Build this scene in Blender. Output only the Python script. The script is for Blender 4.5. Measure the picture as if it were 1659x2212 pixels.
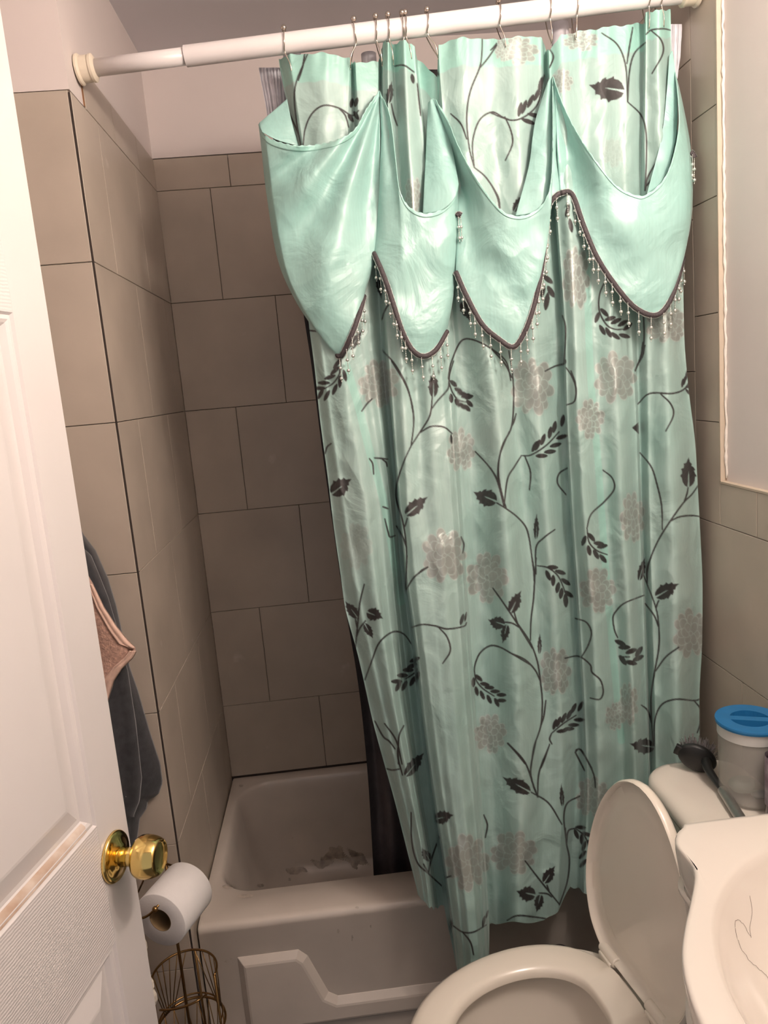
import bpy, bmesh, math, random
import numpy as np
from mathutils import Vector, Matrix
random.seed(7); np.random.seed(7)
for o in list(bpy.data.objects): bpy.data.objects.remove(o)
C = bpy.context.scene
# ------------------------------------------------------------------ camera
W, H, F = 1659, 2212, 1622.0
CAM = np.array([0.41627, -1.52294, 1.55595])
def rotm(a, b, c):
    ca, sa, cb, sb, cc, sc = math.cos(a), math.sin(a), math.cos(b), math.sin(b), math.cos(c), math.sin(c)
    return (np.array([[ca,-sa,0],[sa,ca,0],[0,0,1]]) @ np.array([[1,0,0],[0,cb,-sb],[0,sb,cb]])
            @ np.array([[cc,0,sc],[0,1,0],[-sc,0,cc]]))
R = rotm(-0.061167, -0.168973, 0.085836)
cd = bpy.data.cameras.new('camera'); cam = bpy.data.objects.new('camera', cd); C.collection.objects.link(cam)
cd.sensor_fit = 'VERTICAL'; cd.sensor_height = 24; cd.lens = F/H*24; cd.clip_start = 0.02
M = Matrix(((R[0,0], R[0,2], -R[0,1], CAM[0]), (R[1,0], R[1,2], -R[1,1], CAM[1]),
            (R[2,0], R[2,2], -R[2,1], CAM[2]), (0,0,0,1)))
cam.matrix_world = M; C.camera = cam
# ------------------------------------------------------------------ world, lamps, exposure
C.view_settings.view_transform = 'Standard'; C.view_settings.look = 'None'
C.view_settings.gamma = 1; C.view_settings.use_curve_mapping = False
C.view_settings.exposure = 0.0
wd = bpy.data.worlds.new('world'); C.world = wd; wd.use_nodes = True
wd.node_tree.nodes['Background'].inputs[0].default_value = (0.96, 0.93, 0.94, 1)
wd.node_tree.nodes['Background'].inputs[1].default_value = 0.45
def bulb(name, loc, power, col, r=.035):
    l = bpy.data.lights.new(name, 'POINT'); l.shadow_soft_size = r; l.energy = power; l.color = col
    o = bpy.data.objects.new(name, l); C.collection.objects.link(o); o.location = loc
for y_ in (-.80, -1.02): bulb('vanity_bulb', (1.08, y_, 2.24), 15.5, (1, .885, .775))

# ------------------------------------------------------------------ helpers
def rays(px, py):
    px = np.asarray(px, float); py = np.asarray(py, float)
    d = np.stack([(px-W/2)/F, np.ones_like(px), -(py-H/2)/F], -1)
    return d @ R.T
def atY(px, py, Y):
    d = rays(px, py); t = (np.asarray(Y)-CAM[1])/d[..., 1]
    return CAM + d*t[..., None]
def at(px, py, ax, val):
    d = rays(px, py); t = (val-CAM[ax])/d[ax]; return CAM+d*t
def link(o, parent=None):
    C.collection.objects.link(o)
    if parent is not None:
        o.parent = parent
        o.matrix_parent_inverse = parent.matrix_world.inverted()
    return o
def mesh(name, verts, faces, mat, parent=None, smooth=True, bevel=0, seg=2, solid=0, auto=None):
    me = bpy.data.meshes.new(name)
    me.from_pydata([tuple(map(float, v)) for v in verts], [], [tuple(map(int, f)) for f in faces]); me.update()
    o = bpy.data.objects.new(name, me)
    bm = bmesh.new(); bm.from_mesh(me); bmesh.ops.remove_doubles(bm, verts=bm.verts, dist=1e-6)
    bmesh.ops.recalc_face_normals(bm, faces=bm.faces)
    for f in bm.faces: f.smooth = smooth
    if auto:
        for e in bm.edges:
            if len(e.link_faces) == 2 and e.calc_face_angle(0) > auto: e.smooth = False
    bm.to_mesh(me); bm.free()
    if mat: me.materials.append(mat)
    if bevel:
        b = o.modifiers.new('bevel', 'BEVEL'); b.width = bevel; b.segments = seg; b.limit_method = 'ANGLE'; b.angle_limit = .6
        if smooth: b.harden_normals = False
    if solid:
        s = o.modifiers.new('solid', 'SOLIDIFY'); s.thickness = solid; s.offset = 0
    return link(o, parent)
class MB:
    def __init__(s): s.v = []; s.f = []
    def add(s, v, f):
        n = len(s.v); s.v += [tuple(p) for p in v]; s.f += [tuple(i+n for i in q) for q in f]; return s
    def box(s, a, b, M=None):
        x0, y0, z0 = a; x1, y1, z1 = b
        v = [(x0,y0,z0),(x1,y0,z0),(x1,y1,z0),(x0,y1,z0),(x0,y0,z1),(x1,y0,z1),(x1,y1,z1),(x0,y1,z1)]
        if M is not None: v = [tuple(M @ Vector(p)) for p in v]
        return s.add(v, [(0,3,2,1),(4,5,6,7),(0,1,5,4),(1,2,6,5),(2,3,7,6),(3,0,4,7)])
    def loft(s, rings, cap0=True, cap1=True):
        n = len(rings[0]); v = [p for r in rings for p in r]; f = []
        for i in range(len(rings)-1):
            for j in range(n):
                k = (j+1) % n; f.append((i*n+j, i*n+k, (i+1)*n+k, (i+1)*n+j))
        if cap0: f.append(tuple(range(n))[::-1])
        if cap1: f.append(tuple((len(rings)-1)*n+j for j in range(n)))
        return s.add(v, f)
    def lathe(s, prof, M=None, n=40, c0=True, c1=True):
        rr = []
        for r, h in prof:
            rr.append([Vector((r*math.cos(2*math.pi*i/n), r*math.sin(2*math.pi*i/n), h)) for i in range(n)])
        if M is not None: rr = [[M @ p for p in r] for r in rr]
        return s.loft(rr, c0, c1)
    def tube(s, pts, r, n=8, closed=False):
        P = [Vector(p) for p in pts]; rings = []; up = Vector((0.123, 0.31, 0.94)); m = len(P)
        for i, p in enumerate(P):
            if closed: t = P[(i+1) % m]-P[i-1]
            else: t = P[min(i+1, m-1)]-P[max(i-1, 0)]
            t.normalize(); a = up.cross(t)
            if a.length < 1e-3: a = Vector((1, 0, 0)).cross(t)
            a.normalize(); b = t.cross(a); up = b.cross(t) if False else t.cross(a).cross(t)*-1 if False else b
            ri = r[i] if hasattr(r, '__len__') else r
            rings.append([p+a*ri*math.cos(2*math.pi*k/n)+b*ri*math.sin(2*math.pi*k/n) for k in range(n)])
        if closed: rings.append(rings[0]); return s.loft(rings, False, False)
        return s.loft(rings)
    def ball(s, c, r, n=10, m=7, sc=(1,1,1)):
        c = Vector(c); prof = []
        rings = []
        for i in range(1, m):
            th = math.pi*i/m
            rings.append([c+Vector((sc[0]*r*math.sin(th)*math.cos(2*math.pi*k/n), sc[1]*r*math.sin(th)*math.sin(2*math.pi*k/n), sc[2]*r*math.cos(th))) for k in range(n)])
        return s.loft(rings)
    def build(s, name, mat, parent=None, **k): return mesh(name, s.v, s.f, mat, parent, **k)
def axisM(loc, zdir, xdir=None):
    z = Vector(zdir).normalized(); x = Vector(xdir) if xdir else (Vector((0,0,1)) if abs(z.z) < .9 else Vector((1,0,0)))
    y = z.cross(x).normalized(); x = y.cross(z).normalized()
    return Matrix.Translation(loc) @ Matrix((x, y, z)).transposed().to_4x4()
def thing(name, label, cat, loc=(0,0,0), group=None):
    o = bpy.data.objects.new(name, None); o.empty_display_size = .05; C.collection.objects.link(o); o.location = loc
    o['label'] = label; o['category'] = cat
    if group: o['group'] = group
    bpy.context.view_layer.update()
    return o
def tag(o, label, cat, group=None):
    o['label'] = label; o['category'] = cat
    if group: o['group'] = group
    return o
def struct(o): o['kind'] = 'structure'; return o
def catmull(P, n=8):
    P = np.array(P, float)
    if len(P) < 3:
        t = np.linspace(0, 1, n+1)[:, None]; return P[0]*(1-t)+P[-1]*t
    Q = np.vstack([2*P[0]-P[1], P, 2*P[-1]-P[-2]]); out = []
    for i in range(1, len(Q)-2):
        for k in range(n):
            t = k/n; a, b, c, d = Q[i-1:i+3]
            out.append(.5*((2*b)+(-a+c)*t+(2*a-5*b+4*c-d)*t*t+(-a+3*b-3*c+d)*t**3))
    out.append(P[-1]); return np.array(out)
def resample(P, n):
    P = np.array(P, float); L = np.r_[0, np.cumsum(np.linalg.norm(np.diff(P, axis=0), axis=1))]
    s = np.linspace(0, L[-1], n); return np.stack([np.interp(s, L, P[:, i]) for i in range(P.shape[1])], 1)

# ------------------------------------------------------------------ materials
def mat(name, col, rough=.5, metal=0, var=0, vscale=8, bump=0, bscale=60, coat=0, spec=.5, col2=None, dirt=None, trans=0, sheen=0):
    m = bpy.data.materials.new(name); m.use_nodes = True; N = m.node_tree.nodes; Lk = m.node_tree.links
    b = N['Principled BSDF']; b.inputs['Base Color'].default_value = (*col, 1)
    b.inputs['Roughness'].default_value = rough; b.inputs['Metallic'].default_value = metal
    b.inputs['Specular IOR Level'].default_value = spec
    if coat: b.inputs['Coat Weight'].default_value = coat; b.inputs['Coat Roughness'].default_value = .08
    if trans: b.inputs['Transmission Weight'].default_value = trans
    if sheen: b.inputs['Sheen Weight'].default_value = sheen
    tc = N.new('ShaderNodeTexCoord')
    if var or dirt:
        n = N.new('ShaderNodeTexNoise'); n.inputs['Scale'].default_value = vscale; n.inputs['Detail'].default_value = 6
        Lk.new(tc.outputs['Object'], n.inputs['Vector'])
        r = N.new('ShaderNodeValToRGB'); r.color_ramp.elements[0].position = .3; r.color_ramp.elements[1].position = .72
        c2 = col2 if col2 else tuple(c*(1-var) for c in col)
        r.color_ramp.elements[0].color = (*c2, 1); r.color_ramp.elements[1].color = (*col, 1)
        Lk.new(n.outputs['Fac'], r.inputs['Fac']); out = r.outputs['Color']
        if dirt:
            n2 = N.new('ShaderNodeTexNoise'); n2.inputs['Scale'].default_value = dirt[1]; n2.inputs['Detail'].default_value = 9
            Lk.new(tc.outputs['Object'], n2.inputs['Vector'])
            r2 = N.new('ShaderNodeValToRGB'); r2.color_ramp.elements[0].position = dirt[2]; r2.color_ramp.elements[1].position = dirt[2]+.06
            Lk.new(n2.outputs['Fac'], r2.inputs['Fac'])
            mx = N.new('ShaderNodeMix'); mx.data_type = 'RGBA'; Lk.new(r2.outputs['Color'], mx.inputs['Factor'])
            Lk.new(out, mx.inputs['A']); mx.inputs['B'].default_value = (*dirt[0], 1); out = mx.outputs['Result']
        Lk.new(out, b.inputs['Base Color'])
    if bump:
        n = N.new('ShaderNodeTexNoise'); n.inputs['Scale'].default_value = bscale; n.inputs['Detail'].default_value = 5
        Lk.new(tc.outputs['Object'], n.inputs['Vector'])
        bp = N.new('ShaderNodeBump'); bp.inputs['Strength'].default_value = .5; bp.inputs['Distance'].default_value = bump
        Lk.new(n.outputs['Fac'], bp.inputs['Height']); Lk.new(bp.outputs['Normal'], b.inputs['Normal'])
    return m
paint = mat('wall_paint', (.76, .68, .65), .6, var=.07, vscale=3, bump=.001, bscale=25)
ceilm = mat('ceiling_paint', (.78, .75, .78), .8, var=.05, vscale=2)
tile = mat('stone_tile', (.54, .465, .385), .34, var=.2, vscale=5, bump=.0006, bscale=30, dirt=((.57, .50, .44), 9, .68))
grout = mat('dark_grout', (.05, .035, .028), .9, var=.3, vscale=40)
tilebevel = mat('tile_bevel', (.55, .46, .36), .6, var=.1, vscale=30)
floorm = mat('floor_tile', (.10, .085, .075), .45, var=.35, vscale=9)
doorm = mat('door_paint', (.72, .67, .65), .3, var=.05, vscale=4, bump=.0006, bscale=45, coat=.25)
brass = mat('brass', (.86, .62, .22), .14, metal=1, var=.12, vscale=20)
gold = mat('gold_wire', (.34, .20, .08), .3, metal=1, var=.3, vscale=60)
ceramic = mat('toilet_ceramic', (.74, .68, .60), .12, var=.03, vscale=5, coat=.3)
plastic = mat('seat_plastic', (.80, .73, .63), .22, var=.03, vscale=6, coat=.2)
tubm = mat('tub_enamel', (.66, .59, .52), .22, var=.12, vscale=7, coat=.2, dirt=((.40, .31, .23), 26, .74))
sinkm = mat('sink_ceramic', (.78, .715, .645), .15, var=.02, vscale=4, coat=.3)
paper = mat('toilet_paper', (.86, .83, .81), .95, bump=.0006, bscale=220, var=.03, vscale=50)
card = mat('cardboard', (.30, .20, .10), .9, var=.2, vscale=40)
rodm = mat('rod_enamel', (.80, .75, .74), .3, var=.04, vscale=12)
flangem = mat('flange_plastic', (.80, .71, .57), .35, var=.05, vscale=30)
steel = mat('hook_steel', (.62, .55, .48), .16, metal=1, var=.1, vscale=90)
blackp = mat('black_plastic', (.012, .012, .013), .45, var=.2, vscale=60)
bluep = mat('blue_plastic', (.02, .17, .40), .35, var=.12, vscale=40, dirt=((.35, .42, .5), 120, .78))
greyc = mat('grey_towel_cloth', (.042, .042, .047), .95, var=.4, vscale=70, bump=.001, bscale=500, sheen=.3)
pinkc = mat('pink_terry', (.72, .44, .34), .95, var=.45, vscale=160, bump=.004, bscale=320, sheen=.3)
pinkh = mat('pink_hem', (.80, .55, .44), .95, var=.15, vscale=100, bump=.001, bscale=300)
pearl = mat('pearl_bead', (.78, .80, .74), .18, metal=.75, var=.1, vscale=200)
braidm = mat('braid_dark', (.085, .065, .07), .6, var=.6, vscale=420, bump=.002, bscale=700)
braids = mat('braid_silver', (.62, .66, .62), .4, metal=.5, var=.5, vscale=500, bump=.002, bscale=900)
linerm = mat('liner_vinyl', (.085, .068, .072), .3, var=.3, vscale=22, bump=.004, bscale=60)
grommetm = mat('liner_grey', (.80, .77, .82), .3, metal=0, var=.3, vscale=45, bump=.002, bscale=50)
metalh = mat('brushed_steel', (.42, .41, .39), .32, metal=.9, var=.15, vscale=80)
bristle = mat('grey_bristle', (.20, .175, .18), .8, var=.4, vscale=90)
podm = mat('pale_green_film', (.42, .50, .45), .25, var=.3, vscale=50)
podd = mat('teal_gel', (.10, .16, .17), .3, var=.3, vscale=70)
wood = mat('bare_wood', (.32, .15, .07), .8, var=.3, vscale=60)
hairm = mat('dark_hair', (.10, .06, .04), .5, var=.2, vscale=60)
darkrub = mat('dark_purple_rubber', (.02, .008, .012), .4, var=.2, vscale=40)
clear = mat('clear_plastic', (.62, .60, .56), .06, spec=.5)
b = clear.node_tree.nodes['Principled BSDF']; b.inputs['Alpha'].default_value = .3; b.inputs['Roughness'].default_value = .15
frost = mat('frosted_rim', (.62, .62, .60), .3, var=.1, vscale=30)
labelm = mat('bottle_label', (.42, .38, .42), .45, var=.5, vscale=50, col2=(.16, .10, .14))
bottlem = mat('bottle_liquid', (.06, .03, .04), .1, coat=.5, var=.2, vscale=30)

# ------------------------------------------------------------------ room
D, XR, ZC = .718, 1.19, 2.485
TT = .012
XL, YF = -.55, -1.32
def wall(name, a, b, m=paint): return struct(MB().box(a, b).build(name, m, smooth=False))
struct(MB().box((XL-.1, YF-.9, -.1), (XR+.15, D+.15, 0)).build('floor', floorm, smooth=False))
struct(MB().box((XL-.1, YF-.1, ZC), (XR+.15, D+.15, ZC+.1)).build('ceiling', ceilm, smooth=False))
wb = wall('wall_back', (-.2, D+TT, 0), (XR+.15, D+.15, ZC))
wl = wall('wall_left', (-.12, TT, 0), (-TT, D+TT, ZC))                 # shower side, behind its tiles
# plaster above the tiles stands flush with the tile face
mb = MB().box((-TT, .0, 2.1345), (0, D, ZC)); 
wpl = mb.build('plaster', paint, wl, smooth=False)
mb = MB().box((-.02, D, 2.218), (XR, D+TT, ZC)); mb.build('plaster', paint, wb, smooth=False)
wf = wall('wall_fin', (XL, TT, 0), (-.12, .16, ZC)); 
MB().box((XL, 0, 2.1345), (-TT, TT, ZC)).build('plaster', paint, wf, smooth=False)
MB().box((-.12, TT, 0), (-TT, .05, ZC)).build('core', paint, wf, smooth=False)
wr = wall('wall_right', (XR+TT, YF, 0), (XR+.15, D+TT, ZC))
MB().box((XR, -.055, 2.3), (XR+TT, D, ZC)).build('plaster', paint, wr, smooth=False)
wall('wall_bathroom_left', (XL-.1, YF, 0), (XL, .16, ZC))
wfr = wall('wall_front', (.74, YF-.1, 0), (XR+.15, YF, ZC))
MB().box((XL-.1, YF-.1, 0), (-.14, YF, ZC)).build('wall_segment', paint, wfr, smooth=False)
MB().box((-.14, YF-.1, 2.08), (.74, YF, ZC)).build('wall_header', paint, wfr, smooth=False)

G = .0014
def tiles(name, parent, rects, mapf, thick=TT):
    """rects (u0,u1,z0,z1) -> bevelled tiles with a thin joint; mapf(u,d,z) gives the point, d = depth behind the face"""
    mb = MB()
    for (u0, u1, z0, z1) in rects:
        u0 += G/2; u1 -= G/2; z0 += G/2; z1 -= G/2; b = .0008
        r0 = [mapf(u, thick, z) for u, z in ((u0,z0),(u1,z0),(u1,z1),(u0,z1))]
        r1 = [mapf(u, b, z) for u, z in ((u0,z0),(u1,z0),(u1,z1),(u0,z1))]
        r2 = [mapf(u, 0, z) for u, z in ((u0+b,z0+b),(u1-b,z0+b),(u1-b,z1-b),(u0+b,z1-b))]
        mb.loft([r0, r1, r2])
    return mb.build(name, tile, parent, smooth=False)
def courses(u0, u1, first, zs, per=.305):
    out = []
    for i, (z0, z1, off) in enumerate(zs):
        us = [u0]; u = u0+off
        while u < u1-.01:
            if u > u0+.01: us.append(u)
            u += per
        us.append(u1)
        out += [(us[k], us[k+1], z0, z1) for k in range(len(us)-1)]
    return out
Z = [.61+.305*k for k in range(6)]
bz = [(.37, .61, .30), (.61, .915, .147), (.915, 1.22, .30), (1.22, 1.525, .147), (1.525, 1.83, .295), (1.83, 2.132, .147), (2.132, 2.216, .205)]
tiles('tile', wb, courses(0, XR, 0, bz), lambda u, d, z: (u, D+d, z))
MB().box((0, D+TT*.5, .3), (XR, D+TT, 2.21)).build('grout', grout, wb, smooth=False)
MB().box((0, D-.002, .36), (XR, D+.004, .3735)).build('grout', grout, wb, smooth=False)
lz = [(.0, .305, .16), (.305, .61, .32), (.61, .915, .165), (.915, 1.22, .316), (1.22, 1.525, .163), (1.525, 1.83, .316), (1.83, 2.132, .163)]
tiles('tile', wl, courses(0, D, 0, lz)+[(.092, .30, 2.132, 2.216), (.30, .52, 2.132, 2.216), (.52, D, 2.132, 2.216)], lambda u, d, z: (-d+(.0015 if z > 2.1 else 0), u+.003, z))
MB().box((-TT, .003, .0), (-TT*.4, D, 2.13)).build('grout', grout, wl, smooth=False)
MB().box((-TT, .084, 2.135), (.001, .0925, 2.205)).build('broken_edge', wood, wl, smooth=False)
fz = [(0, .305, 0), (.305, .61, 0)]+[(Z[k], Z[k+1] if k < 4 else 2.134, 0) for k in range(5)]
tiles('tile', wf, [(a-.305*2+.0, b-.0, z0, z1) for a, b, z0, z1 in []] + [(-.305, -.0034, z0, z1) for z0, z1, _ in fz] + [(XL, -.305, z0, z1) for z0, z1, _ in fz], lambda u, d, z: (u, d, z))
MB().box((XL, TT*.35, 0), (-.0005, TT, 2.13)).build('grout', grout, wf, smooth=False)
MB().box((-.0032, .0010, 0), (-.0002, .0036, 2.13)).build('corner_joint', grout, wf, smooth=False)
# right wall: shower courses, a tiled strip beside the tub, wainscot towards the sink
YE = -.068
rz = [(.37, .61, .32), (.61, .915, .165), (.915, 1.22, .316), (1.22, 1.525, .163), (1.525, 1.83, .316), (1.83, 2.132, .163), (2.132, 2.30, .3)]
rects = [(a+.03, min(b+.03, D), z0, z1) for a, b, z0, z1 in courses(0, D-.03, 0, rz)]
rects += [(YE, .03, z0, z1) for z0, z1 in [(1.213, 1.423), (1.423, 1.637), (1.637, 1.854), (1.854, 2.016), (2.016, 2.30)]]
rects += [(YF, -.505, 1.213, 1.30), (-.505, -.20, 1.213, 1.30), (-.20, YE, 1.213, 1.30)]
for z0, z1, off in [(.0, .305, -.145), (.305, .61, -.3), (.61, .905, -.147), (.905, 1.213, -.28)]:
    ys = [.03, off, off-.305, off-.61, off-.915, YF]
    rects += [(ys[i+1], ys[i], z0, z1) for i in range(5) if ys[i] > ys[i+1]]
tiles('tile', wr, rects, lambda u, d, z: (XR+d, u, z))
MB().box((XR+TT*.5, YF, 0), (XR+TT, .05, 1.29)).box((XR+TT*.5, YE+.002, 1.2), (XR+TT, D, 2.29)).build('grout', grout, wr, smooth=False)
MB().box((XR-.0008, YE-.004, 1.302), (XR+TT, YE, 2.3)).box((XR-.0008, YF, 1.300), (XR+TT, YE, 1.304)).build('tile_edge', tilebevel, wr, smooth=False)
# ragged caulk between tile edge and paint
pts = []
for i in range(90):
    z = 1.31+i*.011; pts.append((XR+.010+random.uniform(-.0008, .001), YE-.0065+random.uniform(-.0012, .0012), z))
MB().tube(pts, [.002+.0022*abs(math.sin(i*1.3))*random.random() for i in range(90)], n=6).build('caulk', mat('caulk', (.80, .75, .68), .7, var=.2, vscale=80), wr)

# ------------------------------------------------------------------ door
E0 = np.array([.0735, -.51, 0]); dl = math.radians(-12.1)
dd = np.array([math.sin(dl), -math.cos(dl), 0]); nn = np.array([math.cos(dl), math.sin(dl), 0])
def dP(s, z, h=0): return tuple(E0+dd*s+nn*h+np.array([0, 0, z]))
door = bpy.data.objects.new('door_1', None); C.collection.objects.link(door); door.location = tuple(E0); struct(door)
bpy.context.view_layer.update()
def dbox(mb, s0, s1, z0, z1, h0, h1, b=0):
    r0 = [dP(s, z, h0) for s, z in ((s0,z0),(s1,z0),(s1,z1),(s0,z1))]
    r1 = [dP(s, z, h1) for s, z in ((s0,z0),(s1,z0),(s1,z1),(s0,z1))]
    mb.loft([r0, r1])
DWD, DH = .74, 2.06
mb = MB(); dbox(mb, 0, DWD, .012, DH, -.035, -.011); mb.build('slab', doorm, door, smooth=False)
cols = [(.074, .332), (.408, .666)]; rowsz = [(.17, .84), (1.012, 1.675), (1.84, 1.96)]
mb = MB()
for s0, s1 in [(0, .074), (.332, .408), (.666, DWD)]: dbox(mb, s0, s1, .012, DH, -.011, 0)
mb.build('stile', doorm, door, smooth=False, bevel=.001)
grain = mat('door_grain', (.72, .67, .65), .33, var=.04, vscale=4, coat=.2)
nt = grain.node_tree; tc = nt.nodes.new('ShaderNodeTexCoord'); mp = nt.nodes.new('ShaderNodeMapping'); wv = nt.nodes.new('ShaderNodeTexWave')
wv.bands_direction = 'Z'; wv.inputs['Scale'].default_value = 75; wv.inputs['Distortion'].default_value = 2.5; wv.inputs['Detail'].default_value = 3
bp = nt.nodes.new('ShaderNodeBump'); bp.inputs['Distance'].default_value = .0007; bp.inputs['Strength'].default_value = .35
nt.links.new(tc.outputs['Object'], wv.inputs['Vector']); nt.links.new(wv.outputs['Fac'], bp.inputs['Height'])
nt.links.new(bp.outputs['Normal'], nt.nodes['Principled BSDF'].inputs['Normal'])
mb = MB()
for s0, s1 in cols:
    for z0, z1 in [(.012, .17), (.84, 1.012), (1.675, 1.84), (1.96, DH)]: dbox(mb, s0, s1, z0, z1, -.011, -.0002)
mb.build('rail', grain, door, smooth=False)
dirtm = mat('door_panel_paint', (.73, .68, .66), .32, var=.05, vscale=5, coat=.2)
stain = mat('stained_ledge', (.72, .62, .54), .6, var=.3, vscale=30, col2=(.48, .33, .24))
for s0, s1 in cols:
    for z0, z1 in rowsz:
        mb = MB(); rr = []
        for ins, h in [(0, 0), (.003, -.0035), (.008, -.0025), (.012, -.0045), (.018, -.0105), (.024, -.0105), (.052, -.002), (.056, -.0015)]:
            rr.append([dP(s, z, h) for s, z in ((s0+ins, z0+ins), (s1-ins, z0+ins), (s1-ins, z1-ins), (s0+ins, z1-ins))])
        mb.loft(rr, False, True); mb.build('panel', dirtm, door, smooth=False)
# yellowed ledge dirt of the middle panel, chipped paint on the leading edge
mb = MB()
r = [[dP(s, 1.012+k, h) for s, k, h in ((.074+i*.02, .0042, -.0022), (.074+i*.02, .012, -.0035), (.074+i*.02, .0165, -.0085))] for i in range(1, 12)]
n = 3; mb.add([p for q in r for p in q], [(i*n+j, i*n+j+1, (i+1)*n+j+1, (i+1)*n+j) for i in range(10) for j in range(2)])
mb.build('dirt_patch', stain, door)
mb = MB()
for i in range(26):
    z = .79-i*.011; w = .002+.004*random.random()+.003*math.sin(i*.5)**2
    mb.ball(dP(-w*.4, z, -.006-.01*random.random()), w*1.2, n=6, m=5, sc=(1, 1, 1.6))
mb.build('chipped_edge', mat('chipped_paint', (.70, .62, .52), .8, var=.35, vscale=80), door, smooth=False)
# knob
kz = .948; ks = .046
Mk = axisM(dP(ks, kz, 0), nn)
knob = MB().lathe([(.0, 0), (.0345, 0), (.0345, .003), (.0325, .006), (.029, .005), (.024, .008), (.019, .010), (.016, .012)], Mk).build('rose', brass, door)
MB().lathe([(.0, .008), (.0135, .010), (.0125, .028), (.0125, .031), (.0140, .0315)], Mk).build('knob_shank', brass, door)
MB().lathe([(0, .031), (.014, .0312), (.021, .0325), (.0258, .0355), (.0282, .040), (.029, .046), (.0287, .052), (.0272, .059), (.025, .0645), (.0238, .0668), (.0225, .0678), (.0212, .0672), (.0200, .0655), (.0185, .0648), (.010, .0642), (0, .064)], Mk, n=48).build('knob', brass, door, auto=.7)
for o in list(door.children):
    if o.name.startswith('knob') and False: pass

# ------------------------------------------------------------------ bathtub
def rrect(x0, x1, y0, y1, r, z, n=8):
    out = []
    for cx, cy, a0 in ((x1-r, y0+r, -90), (x1-r, y1-r, 0), (x0+r, y1-r, 90), (x0+r, y0+r, 180)):
        for k in range(n+1):
            a = math.radians(a0+90*k/n); out.append((cx+r*math.cos(a), cy+r*math.sin(a), z))
    return out
YT = .045
tub = thing('bathtub', 'beige enamelled bathtub built between the tiled walls behind the curtain', 'bathtub', (.6, .38, 0))
mb = MB(); x0, x1, y0, y1 = .004, XR-.004, YT, D-.003
rings = [rrect(x0, x1, y0, y1, .002, 0), rrect(x0, x1, y0, y1, .002, .345), rrect(x0, x1, y0-.003, y1, .004, .352), rrect(x0, x1, y0-.002, y1, .005, .363),
         rrect(x0+.001, x1-.001, y0+.004, y1-.001, .006, .3685), rrect(x0+.006, x1-.006, y0+.014, y1-.005, .01, .370)]
for t, z, rd, ins in [(0, .370, .10, 0), (.25, .367, .10, .004), (.5, .359, .10, .009), (1, .33, .10, .016), (2, .2, .11, .035), (3, .10, .12, .06), (4, .065, .11, .10), (5, .06, .08, .15)]:
    rings.append(rrect(.028+ins*1.1, 1.13-ins, .150+ins*.6, .672-ins*.6, rd, z))
mb.loft(rings); mb.build('basin', tubm, tub, auto=1.0)
# raised apron panel with its stepped outline
def apron(ins, Y):
    pts = [(.085, .281), (.226, .281), (.246, .262), (.285, .160), (.306, .146), (.62, .146), (.90, .146), (1.12, .146), (1.12, .078), (.085, .078)]
    P = np.array(pts); n = len(P); out = []
    for i in range(n):
        a = P[i]-P[i-1]; b_ = P[(i+1) % n]-P[i]; a = a/np.linalg.norm(a); b_ = b_/np.linalg.norm(b_)
        na = np.array([a[1], -a[0]]); nb = np.array([b_[1], -b_[0]]); m_ = (na+nb); m_ = m_/max(.5, np.dot(m_, na))
        out.append(tuple(P[i]+m_*ins))
    return [(x, Y, z) for x, z in out]
MB().loft([apron(0, YT+.002), apron(0, YT-.0005), apron(.014, YT-.013), apron(.019, YT-.0145)]).build('apron_panel', tubm, tub, smooth=False, bevel=.003)
stainm = mat('tub_grime', (.55, .475, .40), .4, var=.45, vscale=60)
from mathutils.bvhtree import BVHTree
def grime(obn, blobs, seed=1, th=-.05, step=1.3, m=None):
    """patches of dirt lying on the enamel"""
    me_ = obn.data; T = BVHTree.FromPolygons([v.co.copy() for v in me_.vertices], [tuple(p.vertices) for p in me_.polygons])
    mb = MB()
    for cx, cy, rx, ry in blobs:
        for x in np.arange(cx-rx, cx+rx, step):
            for y in np.arange(cy-ry, cy+ry, step):
                q = 1-((x-cx)/rx)**2-((y-cy)/ry)**2
                if q < 0: continue
                n_ = float(sum(math.sin(x*f+y*g+seed+h)*w for f, g, h, w in ((.11, .07, 0, .35), (-.17, .21, 1, .25), (.33, -.26, 2, .12), (1.1, .9, 3, .06))))
                if n_ < th-q*.9+.4: continue
                vs = []
                for dx, dy in ((0, 0), (step, 0), (step, step), (0, step)):
                    d = rays(x+dx, y+dy); hit = T.ray_cast(Vector(CAM), Vector(d).normalized())
                    if hit[0] is None: break
                    vs.append(tuple(hit[0]+hit[1].normalized()*(.0006 if hit[1].dot(Vector(d)) < 0 else -.0006)))
                if len(vs) == 4: mb.add(vs, [(0, 1, 2, 3)])
    g_ = mb.build('grime_patch', m or stainm, obn, smooth=False); g_['kind'] = 'stuff'; return g_
bas = [o for o in tub.children if o.name.startswith('basin')][0]
grime(bas, [(735, 1845, 46, 20), (780, 1860, 24, 22), (690, 1862, 30, 14), (640, 1880, 36, 9), (562, 1912, 9, 4)], th=.02)
grime(bas, [(520, 1697, 5, 3), (495, 1915, 16, 5), (530, 1935, 20, 4), (625, 1899, 3, 4), (770, 1960, 4, 3), (730, 2010, 3, 6), (760, 2025, 2, 7), (800, 2000, 2, 6), (498, 2070, 3, 2)], 3, -.3)

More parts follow.
